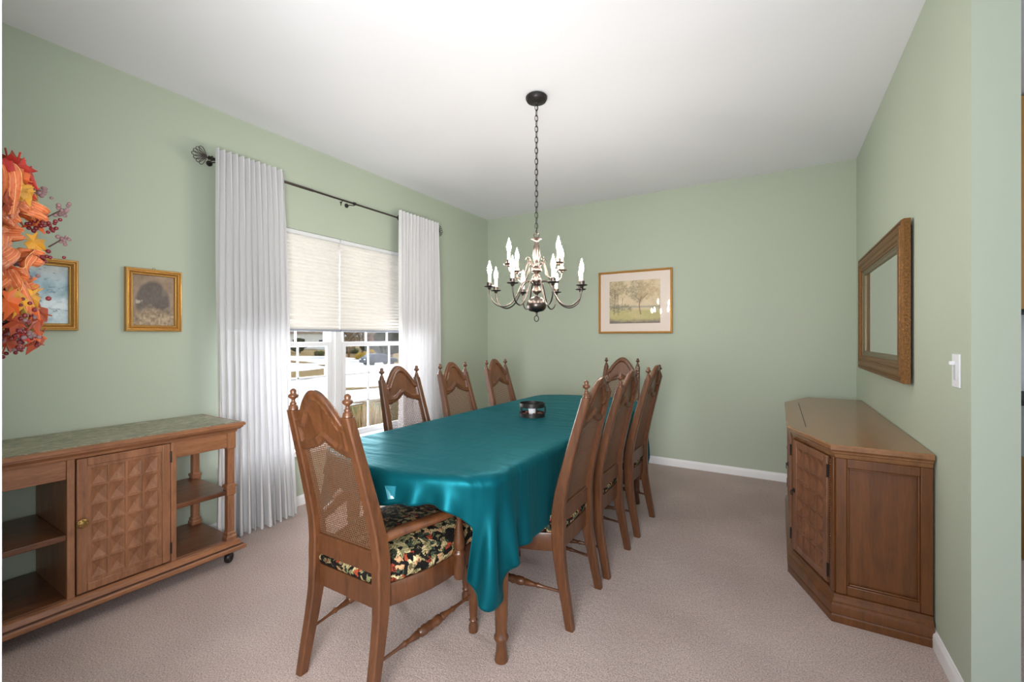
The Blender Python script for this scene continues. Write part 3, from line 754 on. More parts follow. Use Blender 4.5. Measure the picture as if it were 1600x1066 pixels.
# tablecloth: settled by a small position-based simulation
def sim_cloth():
    h = 0.022; hx, hy = 0.690, 1.318
    nx, ny = int(2*hx/h)+1, int(2*hy/h)+1
    gx = np.linspace(-hx, hx, nx); gy = np.linspace(-1, 1, ny)
    ax_ = np.abs(gx+0.045); rr_ = 0.15
    full = hy-rr_+np.sqrt(np.maximum(rr_**2-np.maximum(np.abs(gx)-(hx-rr_), 0)**2, 0))
    short = 1.235-0.17*(ax_/0.472)**2.2+0.135-0.045*ax_/0.4
    k_ = np.clip((ax_-0.47)/0.06, 0, 1); k_ = k_*k_*(3-2*k_); hem = short*(1-k_)+full*k_
    P = np.zeros((ny, nx, 3)); P[..., 0] = gx[None, :]+0.058; P[..., 2] = TZ+0.007
    core = 1.0; y0 = gy[:, None]*hy; P[..., 1] = np.where(np.abs(y0) > core, np.sign(y0)*(core+(np.abs(y0)-core)*(hem[None, :]-core)/(hy-core)), y0)
    P0 = P.copy()
    dx, dy = gx[1]-gx[0], gy[1]-gy[0]
    P[..., 2] += 0.002*np.sin(P[..., 0]*31+P[..., 1]*17)*np.cos(P[..., 1]*23)
    poly = np.array(TO)*1.012; q = np.roll(poly, -1, 0); e = q-poly
    L = np.hypot(e[:, 0], e[:, 1]); keep = L > 1e-4; e, L, poly = e[keep], L[keep], poly[keep]
    nrm = np.stack([e[:, 1]/L, -e[:, 0]/L], 1); cc = (nrm*poly).sum(1)
    arms = []
    for sx in (-1, 1):      # the armchair's arms and posts, pushed in under the hanging edge
        ax = -1.355-TX+sx*0.268
        arms.append((np.array([ax-sx*0.04, 1.09-TY, 0.574]), np.array([ax, 1.425-TY, 0.578]), 0.030))
        arms.append((np.array([ax, 1.418-TY, 0.36]), np.array([ax, 1.425-TY, 0.578]), 0.026))
    legs = [(np.array([sx*0.430, -0.962, 0.0]), np.array([sx*0.430, -0.962, 0.62]), 0.040) for sx in (-1, 1)]
    V = np.zeros_like(P); dt = 1/50
    def con(A, B, rest, k):
        d = B-A; l = np.sqrt((d*d).sum(-1, keepdims=True))+1e-9; c = (l-rest)/l*0.5*k*d
        A += c; B -= c
    cs = [[], 0]
    def collide(P, Q):
        caps = cs[0]
        xy = P[..., :2]; sd = (xy@nrm.T)-cc; j = sd.argmax(-1); s = np.take_along_axis(sd, j[..., None], -1)[..., 0]
        z = P[..., 2]; top = TZ+0.006; inside = (s < 0.006) & (z < top) & (z > TZ-0.045)
        rr = 0.012
        up = inside & ((top-z) < (0.006-s)) ; out = inside & ~up
        P[..., 2] = np.where(up, top, z)
        n = nrm[j]; P[..., :2] += np.where(out[..., None], n*(0.006-s)[..., None], 0)
        fr = (s < 0.02) & (P[..., 2] < top+0.004) & (P[..., 2] > top-0.004)
        P[..., :2] = np.where(fr[..., None], Q[..., :2]+(P[..., :2]-Q[..., :2])*0.12, P[..., :2])
        fo = out
        P[...] = np.where(fo[..., None], Q+(P-Q)*0.75, P)
        for a, b, r in caps+legs:
            ab = b-a; t = np.clip(((P-a)@ab)/(ab@ab), 0, 1); cl = a+t[..., None]*ab; d = P-cl; l = np.sqrt((d*d).sum(-1)); hit = l < r
            P[...] = np.where(hit[..., None], cl+d/(l[..., None]+1e-9)*r, P)
        # side chair posts
        if cs[1] > 60:
            lim = max(0.497, 0.72-0.004*(cs[1]-60)); low = P[..., 2] < TZ-0.02
            side = (np.abs(P[..., 1]) < 0.74) & low & (P[..., 0] > lim); P[..., 0] = np.where(side, lim, P[..., 0])
            side = (np.abs(P[..., 1]) < 0.74) & low & (P[..., 0] < -lim-0.05); P[..., 0] = np.where(side, -lim-0.05, P[..., 0])
    cons = []
    def addc(ia, ib, kk):
        a, b = P0[ia], P0[ib]; cons.append((ia, ib, np.sqrt(((b-a)**2).sum(-1, keepdims=True)), kk))
    def pair(axis, st, step, stride, kk):
        n = nx if axis else ny; na = len(range(st, n-step, stride))
        A = slice(st, st+stride*(na-1)+1, stride); B = slice(st+step, st+step+stride*(na-1)+1, stride); al = slice(None)
        addc((al, A) if axis else (A, al), (al, B) if axis else (B, al), kk)
    for st in (0, 1): pair(1, st, 1, 2, 1.0); pair(0, st, 1, 2, 1.0)
    for st in (0, 1):
        na = len(range(st, ny-1, 2)); A = slice(st, st+2*(na-1)+1, 2); B = slice(st+1, st+1+2*(na-1)+1, 2)
        for c0 in (0, 1):
            nc = len(range(c0, nx-1, 2)); L_ = slice(c0, c0+2*(nc-1)+1, 2); R_ = slice(c0+1, c0+1+2*(nc-1)+1, 2)
            addc((A, L_), (B, R_), 0.35); addc((A, R_), (B, L_), 0.35)
    for st in (0, 1, 2, 3): pair(1, st, 2, 4, 0.25); pair(0, st, 2, 4, 0.25)
    for it in range(250):
        caps = [] if it < 110 else [(a+np.array([0, -0.42*max(0, 1-(it-110)/90), 0]), b+np.array([0, -0.42*max(0, 1-(it-110)/90), 0]), r) for a, b, r in arms]
        cs[0] = caps; cs[1] = it
        Q = P.copy(); V[..., 2] -= 9.8*dt; V *= 0.97
        V[..., :2] += 0.02*np.random.randn(ny, nx, 2)*(1 if it < 60 else 0)
        P = P+V*dt
        for k in range(9):
            for ia, ib, rest, kk in cons: con(P[ia], P[ib], rest, kk)
            collide(P, Q)
        V = (P-Q)/dt
        sp = np.sqrt((V*V).sum(-1, keepdims=True)); V *= np.minimum(1, 2.5/(sp+1e-9))
    return P
CP = sim_cloth(); ny_, nx_ = CP.shape[:2]
m = MB(); m.add([tuple(p) for p in CP.reshape(-1, 3)], [(j*nx_+i, j*nx_+i+1, (j+1)*nx_+i+1, (j+1)*nx_+i) for j in range(ny_-1) for i in range(nx_-1)])
tc_ = m.build('tablecloth', M['cloth'], smooth=180, sub=1, solid=0.0014, loc=(TX, TY, 0))
tag(tc_, 'teal satin tablecloth draped over the dining table, creased on top', 'tablecloth')
# clear size sticker on the near hanging edge
def cl_at(px, py):
    best = None; r = ray(px)
    for j in range(ny_//3):
        for i in range(nx_):
            p = Vector(CP[j, i])+Vector((TX, TY, 0)); d = -p.x*SN+p.y*CS; u = (p.x*CS+p.y*SN)/d
            e = (800+u*F-px)**2+(HY-(p.z-HC)/d*F-py)**2
            if best is None or e < best[0]: best = (e, p)
    return best[1]
a, b, c, d = cl_at(605,764), cl_at(620,764), cl_at(619,782), cl_at(605,782)
M['sticker'] = plain('clear_sticker', srgb(40,120,135), 0.15)
off = Vector((0.0, -0.006, 0.0)); ce = (a+b+c+d)/4
m = MB(); m.add([a+off, b+off, c+off, d+off, a, b, c, d], [(0,1,2,3),(7,6,5,4),(0,4,5,1),(1,5,6,2),(2,6,7,3),(3,7,4,0)])
m.xf(Matrix.Translation(-Vector((TX,TY,0)))); m.build('sticker', M['sticker'], tc_, smooth=0)['label'] = 'shiny clear sticker'

# candle holder on the cloth
ZT = TZ+0.005
ch = empty('candle_holder', (-1.355, 2.500, ZT), 0.3, 'round dark metal candle holder standing on the teal tablecloth', 'candle holder')
R = 0.083
def band(z0, z1):
    m = MB(); m.lathe([(R,z0),(R,z1),(R-0.004,z1),(R-0.004,z0)], n=40, closed=True); return m
band(0.002, 0.027).build('band', M['iron'], ch); band(0.062, 0.088).build('band', M['iron'], ch)
m = MB(); m.lathe([(0.0,0.0),(R-0.004,0.0),(R-0.004,0.005),(0.0,0.005)], n=40, closed=True); m.build('tray', M['iron'], ch)
for k in range(5):
    a = 2*PI*k/5+0.2; x, y = (R-0.001)*math.cos(a), (R-0.001)*math.sin(a)
    m = MB(); m.tube([(x,y,0.020),(x*1.03,y*1.03,0.044),(x,y,0.068)], 0.0042, 8); m.lathe([(0.001,-0.006),(0.006,0),(0.001,0.006)], (x*1.03,y*1.03,0.044), 8); m.build('strut', M['iron'], ch)
cu = empty('votive_cup', (-1.355+0.004, 2.500-0.006, ZT+0.005), 0, 'small white votive cup inside the dark metal holder', 'cup')
m = MB(); m.lathe([(0.016,0.0),(0.020,0.002),(0.026,0.050),(0.0265,0.056),(0.0235,0.056),(0.019,0.006),(0.0,0.006)], n=28); m.build('cup', M['porcelain'], cu)
m = MB(); m.lathe([(0.0,0.007),(0.0195,0.007),(0.0225,0.040),(0.0,0.042)], n=20); m.build('wax', M['sleeve'], cu)
m = MB(); rnd = random.Random(4)
for k in range(70):
    a = rnd.uniform(0,6.28); r = rnd.uniform(0.036,0.070); blob(m, (r*math.cos(a), r*math.sin(a), 0.008+rnd.uniform(0,0.012)), (0.008,0.006,0.005), seed=k, rough=0.4)
po = m.build('potpourri', plain('potpourri', srgb(120,74,60), 0.8, var=0.7, bscale=60), smooth=70, loc=(-1.355,2.5,ZT+0.004)); tag(po, 'brown potpourri heaped around the votive cup in the holder', 'potpourri', None, 'stuff')

# ---------------------------------------------------------------- sideboard at the left wall
def pyramid_panel(m, O, U, V, Nn, w_, h_, nc, nr, rim=0.004, dep=0.012, shift=0.0):
    O, U, V, Nn = Vector(O), Vector(U), Vector(V), Vector(Nn); cw, chh = w_/nc, h_/nr
    for i in range(nc):
        for j in range(nr):
            x0, y0 = i*cw, j*chh
            P = lambda a, b, c=0: O+U*(x0+a)+V*(y0+b)+Nn*c
            o4 = [P(0,0), P(cw,0), P(cw,chh), P(0,chh)]
            r4 = [P(rim,rim), P(cw-rim,rim), P(cw-rim,chh-rim), P(rim,chh-rim)]
            s4 = [P(rim+.002,rim+.002,-.003), P(cw-rim-.002,rim+.002,-.003), P(cw-rim-.002,chh-rim-.002,-.003), P(rim+.002,chh-rim-.002,-.003)]
            ap = P(cw*0.5, chh*0.5, -dep)
            m.add(o4+r4+s4+[ap], [(0,1,5,4),(1,2,6,5),(2,3,7,6),(3,0,4,7),(4,5,9,8),(5,6,10,9),(6,7,11,10),(7,4,8,11),(8,9,12),(9,10,12),(10,11,12),(11,8,12)])
SX0, SX1 = XL+0.02, -2.63        # back, front plane
SY0, SY1 = 0.350, 1.338
sb = empty('sideboard', ((SX0+SX1)/2, (SY0+SY1)/2, 0), 0, 'open wooden sideboard with green marbled top, standing at the left wall', 'sideboard')
sc_ = Vector(sb.location)
def sbuild(m, name, mt, **k):
    m.xf(Matrix.Translation(-sc_)); return m.build(name, mt, k.pop('parent', sb), **k)
def ring_rect(x0, y0, x1, y1, z, e): return [(x0, y0-e, z), (x1+e, y0-e, z), (x1+e, y1+e, z), (x0, y1+e, z)]
m = MB(); m.rings([ring_rect(SX0, SY0, SX1, SY1, z, e) for e, z in ((0.0,0.735),(0.004,0.742),(0.004,0.748),(0.016,0.754),(0.026,0.764),(0.026,0.770),(0.034,0.773),(0.034,0.786),(0.028,0.790))])
sbuild(m, 'top_frame', M['server'], smooth=30)
m = MB(); m.box(SX0+0.012, SY0-0.008, 0.786, SX1+0.010, SY1+0.010, 0.7925); sbuild(m, 'marble_top', M['marble'], bevel=0.001)
m = MB(); m.rings([ring_rect(SX0, SY0, SX1, SY1, z, e) for e, z in ((0.028,0.072),(0.036,0.078),(0.036,0.092),(0.030,0.098),(0.020,0.104),(0.014,0.116),(0.012,0.124),(0.002,0.130),(0.0,0.1325))])
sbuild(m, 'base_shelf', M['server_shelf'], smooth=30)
m = MB()
prf = ((0.028,0.071),(0.0365,0.078),(0.0365,0.092),(0.030,0.098),(0.020,0.104),(0.015,0.116),(0.013,0.124),(0.003,0.131),(-0.012,0.1335))
m.rings([[(SX1+e, SY0-e, z), (SX1+e, SY1+e, z)] + [(SX1-0.02, SY1+e, z), (SX1-0.02, SY0-e, z)] for e, z in prf])
sbuild(m, 'base_moulding', M['server'], smooth=30)
# posts with collars
def sq(cx, cy, hw, z): 
    c = 0.003; return [(cx-hw+c,cy-hw,z),(cx+hw-c,cy-hw,z),(cx+hw,cy-hw+c,z),(cx+hw,cy+hw-c,z),(cx+hw-c,cy+hw,z),(cx-hw+c,cy+hw,z),(cx-hw,cy+hw-c,z),(cx-hw,cy-hw+c,z)]
for cx in (SX0+0.03, SX1-0.024):
    for cy in (SY0+0.024, SY1-0.024):
        m = MB(); m.rings([sq(cx, cy, h_, z) for h_, z in ((0.027,0.131),(0.027,0.150),(0.023,0.156),(0.023,0.170),(0.018,0.176),(0.018,0.380),(0.023,0.386),(0.023,0.424),(0.0265,0.426),(0.0265,0.388+0.05),(0.018,0.444),(0.018,0.640),(0.023,0.646),(0.023,0.737))])
        sbuild(m, 'corner_post', M['server_up'], smooth=0)
DY0, DY1 = 0.672, 1.020
m = MB(); e = 0.0
for (a, b) in ((DY0-0.030, DY0-0.004), (DY1+0.004, DY1+0.028)):
    m.box(SX1-0.022, a, 0.131, SX1, b, 0.737)
m.box(SX0, DY0-0.028, 0.131, SX1-0.022, DY0-0.008, 0.737); m.box(SX0, DY1+0.008, 0.131, SX1-0.022, DY1+0.026, 0.737)
m.box(SX0, DY0-0.01, 0.131, SX0+0.01, DY1+0.01, 0.737)
sbuild(m, 'carcass', M['server_up'], bevel=0.002)
for (a, b) in ((SY0+0.046, DY0-0.030), (DY1+0.028, SY1-0.046)):
    m = MB(); m.box(SX1-0.024, a, 0.652, SX1-0.006, b, 0.737); sbuild(m, 'apron', M['server'], bevel=0.002)
    m = MB(); m.box(SX0+0.02, a, 0.652, SX0+0.035, b, 0.737); sbuild(m, 'apron', M['server'], bevel=0.002)
for a, b in ((SY1-0.035, SY1-0.017), (SY0+0.017, SY0+0.035)):
    m = MB(); m.box(SX0+0.05, a, 0.652, SX1-0.045, b, 0.737); sbuild(m, 'apron', M['server'], bevel=0.002)
for (a, b) in ((SY0+0.020, DY0-0.029), (DY1+0.027, SY1-0.022)):
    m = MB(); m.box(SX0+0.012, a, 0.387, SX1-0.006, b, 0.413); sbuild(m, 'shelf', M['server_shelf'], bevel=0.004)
# the door
m = MB(); t0, t1 = SX1-0.014, SX1+0.006; z0, z1 = 0.140, 0.732; fr = 0.035
m.box(t0, DY0, z0, t1, DY0+fr, z1); m.box(t0, DY1-fr, z0, t1, DY1, z1); m.box(t0, DY0+fr, z0, t1, DY1-fr, z0+fr); m.box(t0, DY0+fr, z1-fr, t1, DY1-fr, z1)
door = sbuild(m, 'door', M['server_up'], bevel=0.003)
m = MB()
ya, yb, za, zb = DY0+fr, DY1-fr, z0+fr, z1-fr; q = 0.010
for (y0, z0_, y1, z1_) in ((ya,za,ya+q,zb),(yb-q,za,yb,zb),(ya+q,za,yb-q,za+q),(ya+q,zb-q,yb-q,zb)):
    m.box(t0+0.002, y0, z0_, t1-0.005, y1, z1_)
pyramid_panel(m, (t1-0.006, ya+q, za+q), (0,1,0), (0,0,1), (1,0,0), yb-ya-2*q, zb-za-2*q, 4, 6, 0.004, 0.016)
sbuild(m, 'carved_panel', M['server_up'], smooth=0, parent=door)
m = MB(); m.lathe([(0.004,0),(0.006,0.010),(0.013,0.013),(0.021,0.017),(0.020,0.022),(0.011,0.027),(0.0,0.028)], (t1, DY0+0.014, 0.452), 22, (1,0,0))
for k in range(8): blob(m, (t1+0.024, DY0+0.014+0.014*math.cos(k*PI/4), 0.452+0.014*math.sin(k*PI/4)), (0.004,0.004,0.004), seed=k, rough=0)
sbuild(m, 'knob', M['brass'], parent=door)
for zz in (0.205, 0.665):
    m = MB(); m.tube([(t1-0.001, DY1+0.002, zz-0.028), (t1-0.001, DY1+0.002, zz+0.028)], 0.0045, 8); sbuild(m, 'hinge', M['iron'], parent=door)
for cx in (SX0+0.04, SX1-0.02):
    for cy in (SY0+0.03, SY1-0.03):
        m = MB(); m.lathe([(0.0,-0.006),(0.018,-0.012),(0.026,-0.013),(0.030,-0.007),(0.030,0.007),(0.026,0.013),(0.018,0.012),(0.0,0.006)], (cx, cy, 0.0305), 22, (0.8,0.6,0))
        m.lathe([(0.012,0.046),(0.016,0.05),(0.016,0.074)], (cx, cy, 0), 12)
        m.tube([(cx-0.012, cy+0.016, 0.031), (cx-0.006, cy+0.010, 0.055), (cx, cy, 0.066)], 0.005, 6); m.tube([(cx+0.012, cy-0.016, 0.031), (cx+0.006, cy-0.010, 0.055), (cx, cy, 0.066)], 0.005, 6)
        sbuild(m, 'caster', M['iron'])

# ---------------------------------------------------------------- buffet at the right wall
bx1 = XR-0.006
FP = [(bx1,2.452),(0.222,2.452),(0.072,2.83),(0.072,3.87),(0.222,4.25),(bx1,4.25)]
bf = empty('buffet', (0.30, 3.33, 0), 0, 'dark wooden buffet with angled corners and carved doors at the right wall', 'buffet')
bc = Vector(bf.location)
def bbuild(m, name, mt, parent=None, **k):
    m.xf(Matrix.Translation(-bc)); return m.build(name, mt, parent or bf, **k)
def offpoly(e):
    P = [Vector(p) for p in FP]; n = len(P); out = []
    nr = []
    for i in range(n):
        d = (P[(i+1) % n]-P[i]).normalized(); nn = Vector((d.y, -d.x)); 
        c = (P[i]+P[(i+1) % n])/2-Vector((0.35,3.33))
        if nn.dot(c) < 0: nn = -nn
        nr.append((nn, nn.dot(P[i])+(e if i != n-1 else 0)))
    for i in range(n):
        (n1, c1), (n2, c2) = nr[i-1], nr[i]; det = n1.x*n2.y-n1.y*n2.x
        out.append(((c1*n2.y-c2*n1.y)/det, (n1.x*c2-n2.x*c1)/det))
    return out
def bring(prof):
    m = MB(); m.rings([[(x, y, z) for x, y in offpoly(e)] for e, z in prof]); return m
bbuild(bring([(-0.008,0.10),(-0.008,0.735)]), 'body', M['buffet'], smooth=0)
bbuild(bring([(0.026,0.0),(0.026,0.030),(0.022,0.036),(0.028,0.042),(0.028,0.066),(0.026,0.078),(0.020,0.084),(0.020,0.092),(0.008,0.104),(0.006,0.118),(0.0,0.122)]), 'plinth', M['buffet'], smooth=30)
bbuild(bring([(0.0,0.725),(0.004,0.735),(0.006,0.745),(0.014,0.750),(0.016,0.758),(0.026,0.764),(0.030,0.768),(0.030,0.784),(0.026,0.790)]), 'top', M['buffet_top'], smooth=30)
# thin inlay line along the front of the top
m = MB(); a = [Vector(p) for p in offpoly(-0.055)]
m.box(a[2].x, a[2].y, 0.7895, a[2].x+0.003, a[3].y, 0.7908)
bbuild(m, 'inlay_line', M['black'], smooth=0)
def face(i, e=0.0):
    P = offpoly(e); p, q = Vector(P[i]+(0,)), Vector(P[i+1]+(0,)); U = (q-p).normalized(); nn = Vector((U.y, -U.x, 0))
    c = (p+q)/2-Vector((0.35,3.33,0))
    if nn.dot(c) < 0: nn = -nn
    return p, U, nn, (q-p).length
def fbox(m, p, U, nn, a0, a1, z0, z1, d0, d1):
    vs = []
    for z in (z0, z1):
        for a, d in ((a0,d0),(a1,d0),(a1,d1),(a0,d1)): vs.append(p+U*a+nn*d+Vector((0,0,z)))
    m.add(vs, [(0,3,2,1),(4,5,6,7),(0,1,5,4),(1,2,6,5),(2,3,7,6),(3,0,4,7)])
def frame(m, p, U, nn, a0, a1, z0, z1, w_, d0, d1):
    fbox(m,p,U,nn,a0,a0+w_,z0,z1,d0,d1); fbox(m,p,U,nn,a1-w_,a1,z0,z1,d0,d1); fbox(m,p,U,nn,a0+w_,a1-w_,z0,z0+w_,d0,d1); fbox(m,p,U,nn,a0+w_,a1-w_,z1-w_,z1,d0,d1)
for i in (0, 4):
    p, U, nn, L = face(i); m = MB()
    frame(m, p, U, nn, 0.0, L, 0.125, 0.728, 0.040, -0.002, 0.010)
    a0, a1 = 0.040, L-0.040
    frame(m, p, U, nn, a0+0.0, a1, 0.165, 0.688, 0.008, -0.002, 0.006)
    bbuild(m, 'side_panel', M['buffet'], bevel=0.003)
for i in (1, 3):
    p, U, nn, L = face(i); m = MB()
    b0 = 0.030 if i == 1 else L-0.030
    for a, b in ((0.0, 0.022), (L-0.022, L)):
        m = MB(); fbox(m, p, U, nn, a, b, 0.125, 0.730, -0.002, 0.010); bbuild(m, 'corner_stile', M['buffet'], bevel=0.002)
    m = MB()
    for k in range(52):
        z = 0.134+k*0.0113
        c = p+U*b0+nn*0.004+Vector((0,0,z)); blob(m, c, (0.0055,0.0055,0.005), seed=1, rough=0)
    bbuild(m, 'beaded_moulding', M['buffet'], smooth=50)
def bdoor(i, a0, a1, hinge_first=True):
    p, U, nn, L = face(i); m = MB(); frame(m, p, U, nn, a0, a1, 0.140, 0.722, 0.036, 0.0, 0.014)
    d = bbuild(m, 'door', M['buffet_door'], bevel=0.003)
    m = MB(); w_, h_ = a1-a0-0.072, 0.582-0.072; nc, nr = 4, 6
    for k in range(1, nc): x = a0+0.036+w_*k/nc; fbox(m,p,U,nn,x-0.004,x+0.004,0.176,0.686,0.001,0.013)
    for k in range(1, nr): z = 0.176+h_*k/nr; fbox(m,p,U,nn,a0+0.036,a1-0.036,z-0.004,z+0.004,0.001,0.0125)
    for a in range(nc):
        for b in range(nr):
            x0, x1 = a0+0.036+w_*a/nc, a0+0.036+w_*(a+1)/nc; z0, z1 = 0.176+h_*b/nr, 0.176+h_*(b+1)/nr
            c = [p+U*x+nn*dd+Vector((0,0,z)) for x, z, dd in ((x0,z0,.008),(x1,z0,.008),(x1,z1,.008),(x0,z1,.008),((x0+x1)/2,(z0+z1)/2,-.006))]
            m.add(c, [(0,1,4),(1,2,4),(2,3,4),(3,0,4)])
    bbuild(m, 'lattice_panel', M['buffet_door'], parent=d, smooth=0)
    pa = a1-0.014 if hinge_first else a0+0.014
    m = MB(); c = p+U*pa+nn*0.014+Vector((0,0,0.455))
    m.lathe([(0.012,0),(0.012,0.003),(0.005,0.006),(0.004,0.014)], c, 14, nn)
    m.tube([c+nn*0.012+U*(0.010*math.sin(t*PI/8))+Vector((0,0,-0.012+0.014*math.cos(t*PI/8))) for t in range(16)], 0.0022, 6, closed=True)
    bbuild(m, 'pull', M['iron'], parent=d)
    ha = a0-0.003 if hinge_first else a1+0.003
    for zz in (0.20, 0.655):
        m = MB(); m.tube([p+U*ha+nn*0.012+Vector((0,0,zz-0.03)), p+U*ha+nn*0.012+Vector((0,0,zz+0.03))], 0.0045, 8); bbuild(m, 'hinge', M['iron'], parent=d)
L1 = face(1)[3]; bdoor(1, 0.046, L1-0.026, True); bdoor(3, 0.026, L1-0.046, False)
L2 = face(2)[3]; bdoor(2, 0.028, L2/2-0.002, True); bdoor(2, L2/2+0.002, L2-0.028, False)

# ---------------------------------------------------------------- wall pictures, mirror, switch
def vnoise(x, y, sc, seed=0, octv=4):
    r = np.zeros_like(x); amp = 0.5; rs = np.random.RandomState(seed)
    for o in range(octv):
        g = rs.rand(64, 64); X, Y = x*sc, y*sc; xi, yi = np.floor(X).astype(int), np.floor(Y).astype(int); fx, fy = X-xi, Y-yi
        fx, fy = fx*fx*(3-2*fx), fy*fy*(3-2*fy)
        a, b, c, d = g[yi % 64, xi % 64], g[yi % 64, (xi+1) % 64], g[(yi+1) % 64, xi % 64], g[(yi+1) % 64, (xi+1) % 64]
        r += amp*((a*(1-fx)+b*fx)*(1-fy)+(c*(1-fx)+d*fx)*fy); sc *= 2; amp *= 0.5
    return r
def cmix(a, b, t): return a*(1-t[..., None])+b*t[..., None]
def col(*c): return np.array(srgb(*c)[:3])
def paint_arch(x, y):
    n = vnoise(x, y, 7, 1); n2 = vnoise(x, y, 22, 2)
    c = cmix(col(120,96,76), col(164,142,122), np.clip(n*1.3-0.1, 0, 1))
    d = np.hypot((x-0.48)/0.44, np.maximum(y-0.46, 0)/0.46)
    a = np.clip((1.0-d+0.12*(n2-0.5))*7, 0, 1)*0.85*np.clip((y-0.2)*6, 0, 1); c = cmix(c, cmix(col(62,56,58), col(98,88,88), n2), a)
    h = np.clip(1.0-np.hypot((x-0.76)/0.10, (y-0.76)/0.20)+0.8*(n-0.5), 0, 1); c = cmix(c, col(150,132,112), np.clip(h*1.2, 0, 1)*0.45)
    g = np.clip((0.40-y+0.22*(n-0.5))*5, 0, 1); c = cmix(c, cmix(col(128,104,84), col(196,176,146), np.clip(n2*1.5-0.3, 0, 1)), g)
    for (px, py, w, h_) in ((0.15,0.34,0.08,0.10),(0.86,0.27,0.09,0.08),(0.10,0.12,0.07,0.06),(0.62,0.2,0.05,0.03)):
        c = cmix(c, col(92,86,80), np.clip((0.9-np.hypot((x-px)/w, (y-py)/h_)+1.6*(n2-0.5))*2, 0, 1)*0.75)
    return cmix(c, col(206,194,176), np.clip((0.9-np.hypot((x-0.14)/0.10, (y-0.47)/0.06)+1.2*(n2-0.5))*2, 0, 1)*0.6)
def paint_blue(x, y):
    n = vnoise(x, y, 5, 3); n2 = vnoise(x, y*2, 12, 4)
    c = cmix(col(110,150,168), col(206,224,230), np.clip(n*1.7-0.35, 0, 1))
    c = cmix(c, col(186,170,150), np.clip((y-0.75+0.3*(n-0.5))*5, 0, 1)*0.4)
    c = cmix(c, col(236,246,250), np.clip((0.30-np.abs(y-0.28)-0.25*n2)*6, 0, 1)*0.8)
    return cmix(c, col(80,112,130), np.clip((n2-0.62)*6, 0, 1)*0.8)
def paint_land(x, y):
    n = vnoise(x, y, 8, 5); n2 = vnoise(x, y, 26, 6); n3 = vnoise(x*1.3, y, 50, 9, 2)
    c = cmix(col(226,208,176), col(206,186,152), np.clip(n*1.4-0.2, 0, 1))
    def fol(c, cx, cy, rx, ry, ca, cb, op=0.85):
        d = 1-np.hypot((x-cx)/rx, (y-cy)/ry)+1.3*(n-0.5)+1.1*(n2-0.5); k = np.clip(d*3.5, 0, 1)*op*np.clip(n3*3-0.5, 0.25, 1)
        return cmix(c, cmix(col(*ca), col(*cb), np.clip(n2*0.6+n3*0.8-0.2, 0, 1)), k)
    c = fol(c, 0.12, 0.85, 0.30, 0.22, (112,108,82), (186,164,120)); c = fol(c, 0.08, 0.5, 0.14, 0.35, (104,98,80), (170,152,120), 0.7)
    c = fol(c, 0.55, 0.74, 0.26, 0.24, (108,108,90), (170,156,122)); c = fol(c, 0.78, 0.76, 0.24, 0.22, (172,142,104), (208,180,136), 0.8)
    f = np.clip((0.36-y+0.03*(n-0.5))*14, 0, 1); c = cmix(c, cmix(cmix(col(178,176,112), col(214,192,146), n), col(150,146,110), np.clip(n3*1.6-0.6, 0, 1)*0.6), f)
    c = cmix(c, col(146,146,136), np.clip((0.035-np.abs(y-0.37-0.03*n))*40, 0, 1)*0.7)
    tr = np.clip((0.016-np.abs(x-0.62-0.02*np.sin(y*11)-0.05*(y-0.4)))*90, 0, 1)*(y > 0.2)*(y < 0.62); c = cmix(c, col(142,96,86), tr*0.9)
    for k, (x0, y0, x1, y1) in enumerate([(0.62,0.5,0.50,0.66),(0.63,0.52,0.76,0.68),(0.10,0.2,0.12,0.8),(0.18,0.2,0.17,0.7),(0.25,0.3,0.27,0.6)]):
        t = np.clip(((x-x0)*(x1-x0)+(y-y0)*(y1-y0))/((x1-x0)**2+(y1-y0)**2), 0, 1); d = np.hypot(x-x0-t*(x1-x0), y-y0-t*(y1-y0))
        c = cmix(c, col(120,96,84), np.clip((0.009-d)*200, 0, 1)*0.7)
    c = fol(c, 0.2, 0.36, 0.26, 0.13, (96,100,84), (150,142,106)); c = fol(c, 0.93, 0.35, 0.14, 0.07, (112,116,98), (156,148,120), 0.8)
    b = np.clip((0.12-y+0.14*(n-0.5)+0.07*np.abs(x-0.6)+0.06*(n2-.5))*9, 0, 1); return cmix(c, cmix(col(78,70,80), col(150,134,130), np.clip(n2*0.5+n3*0.7-0.1, 0, 1)), b*0.9)
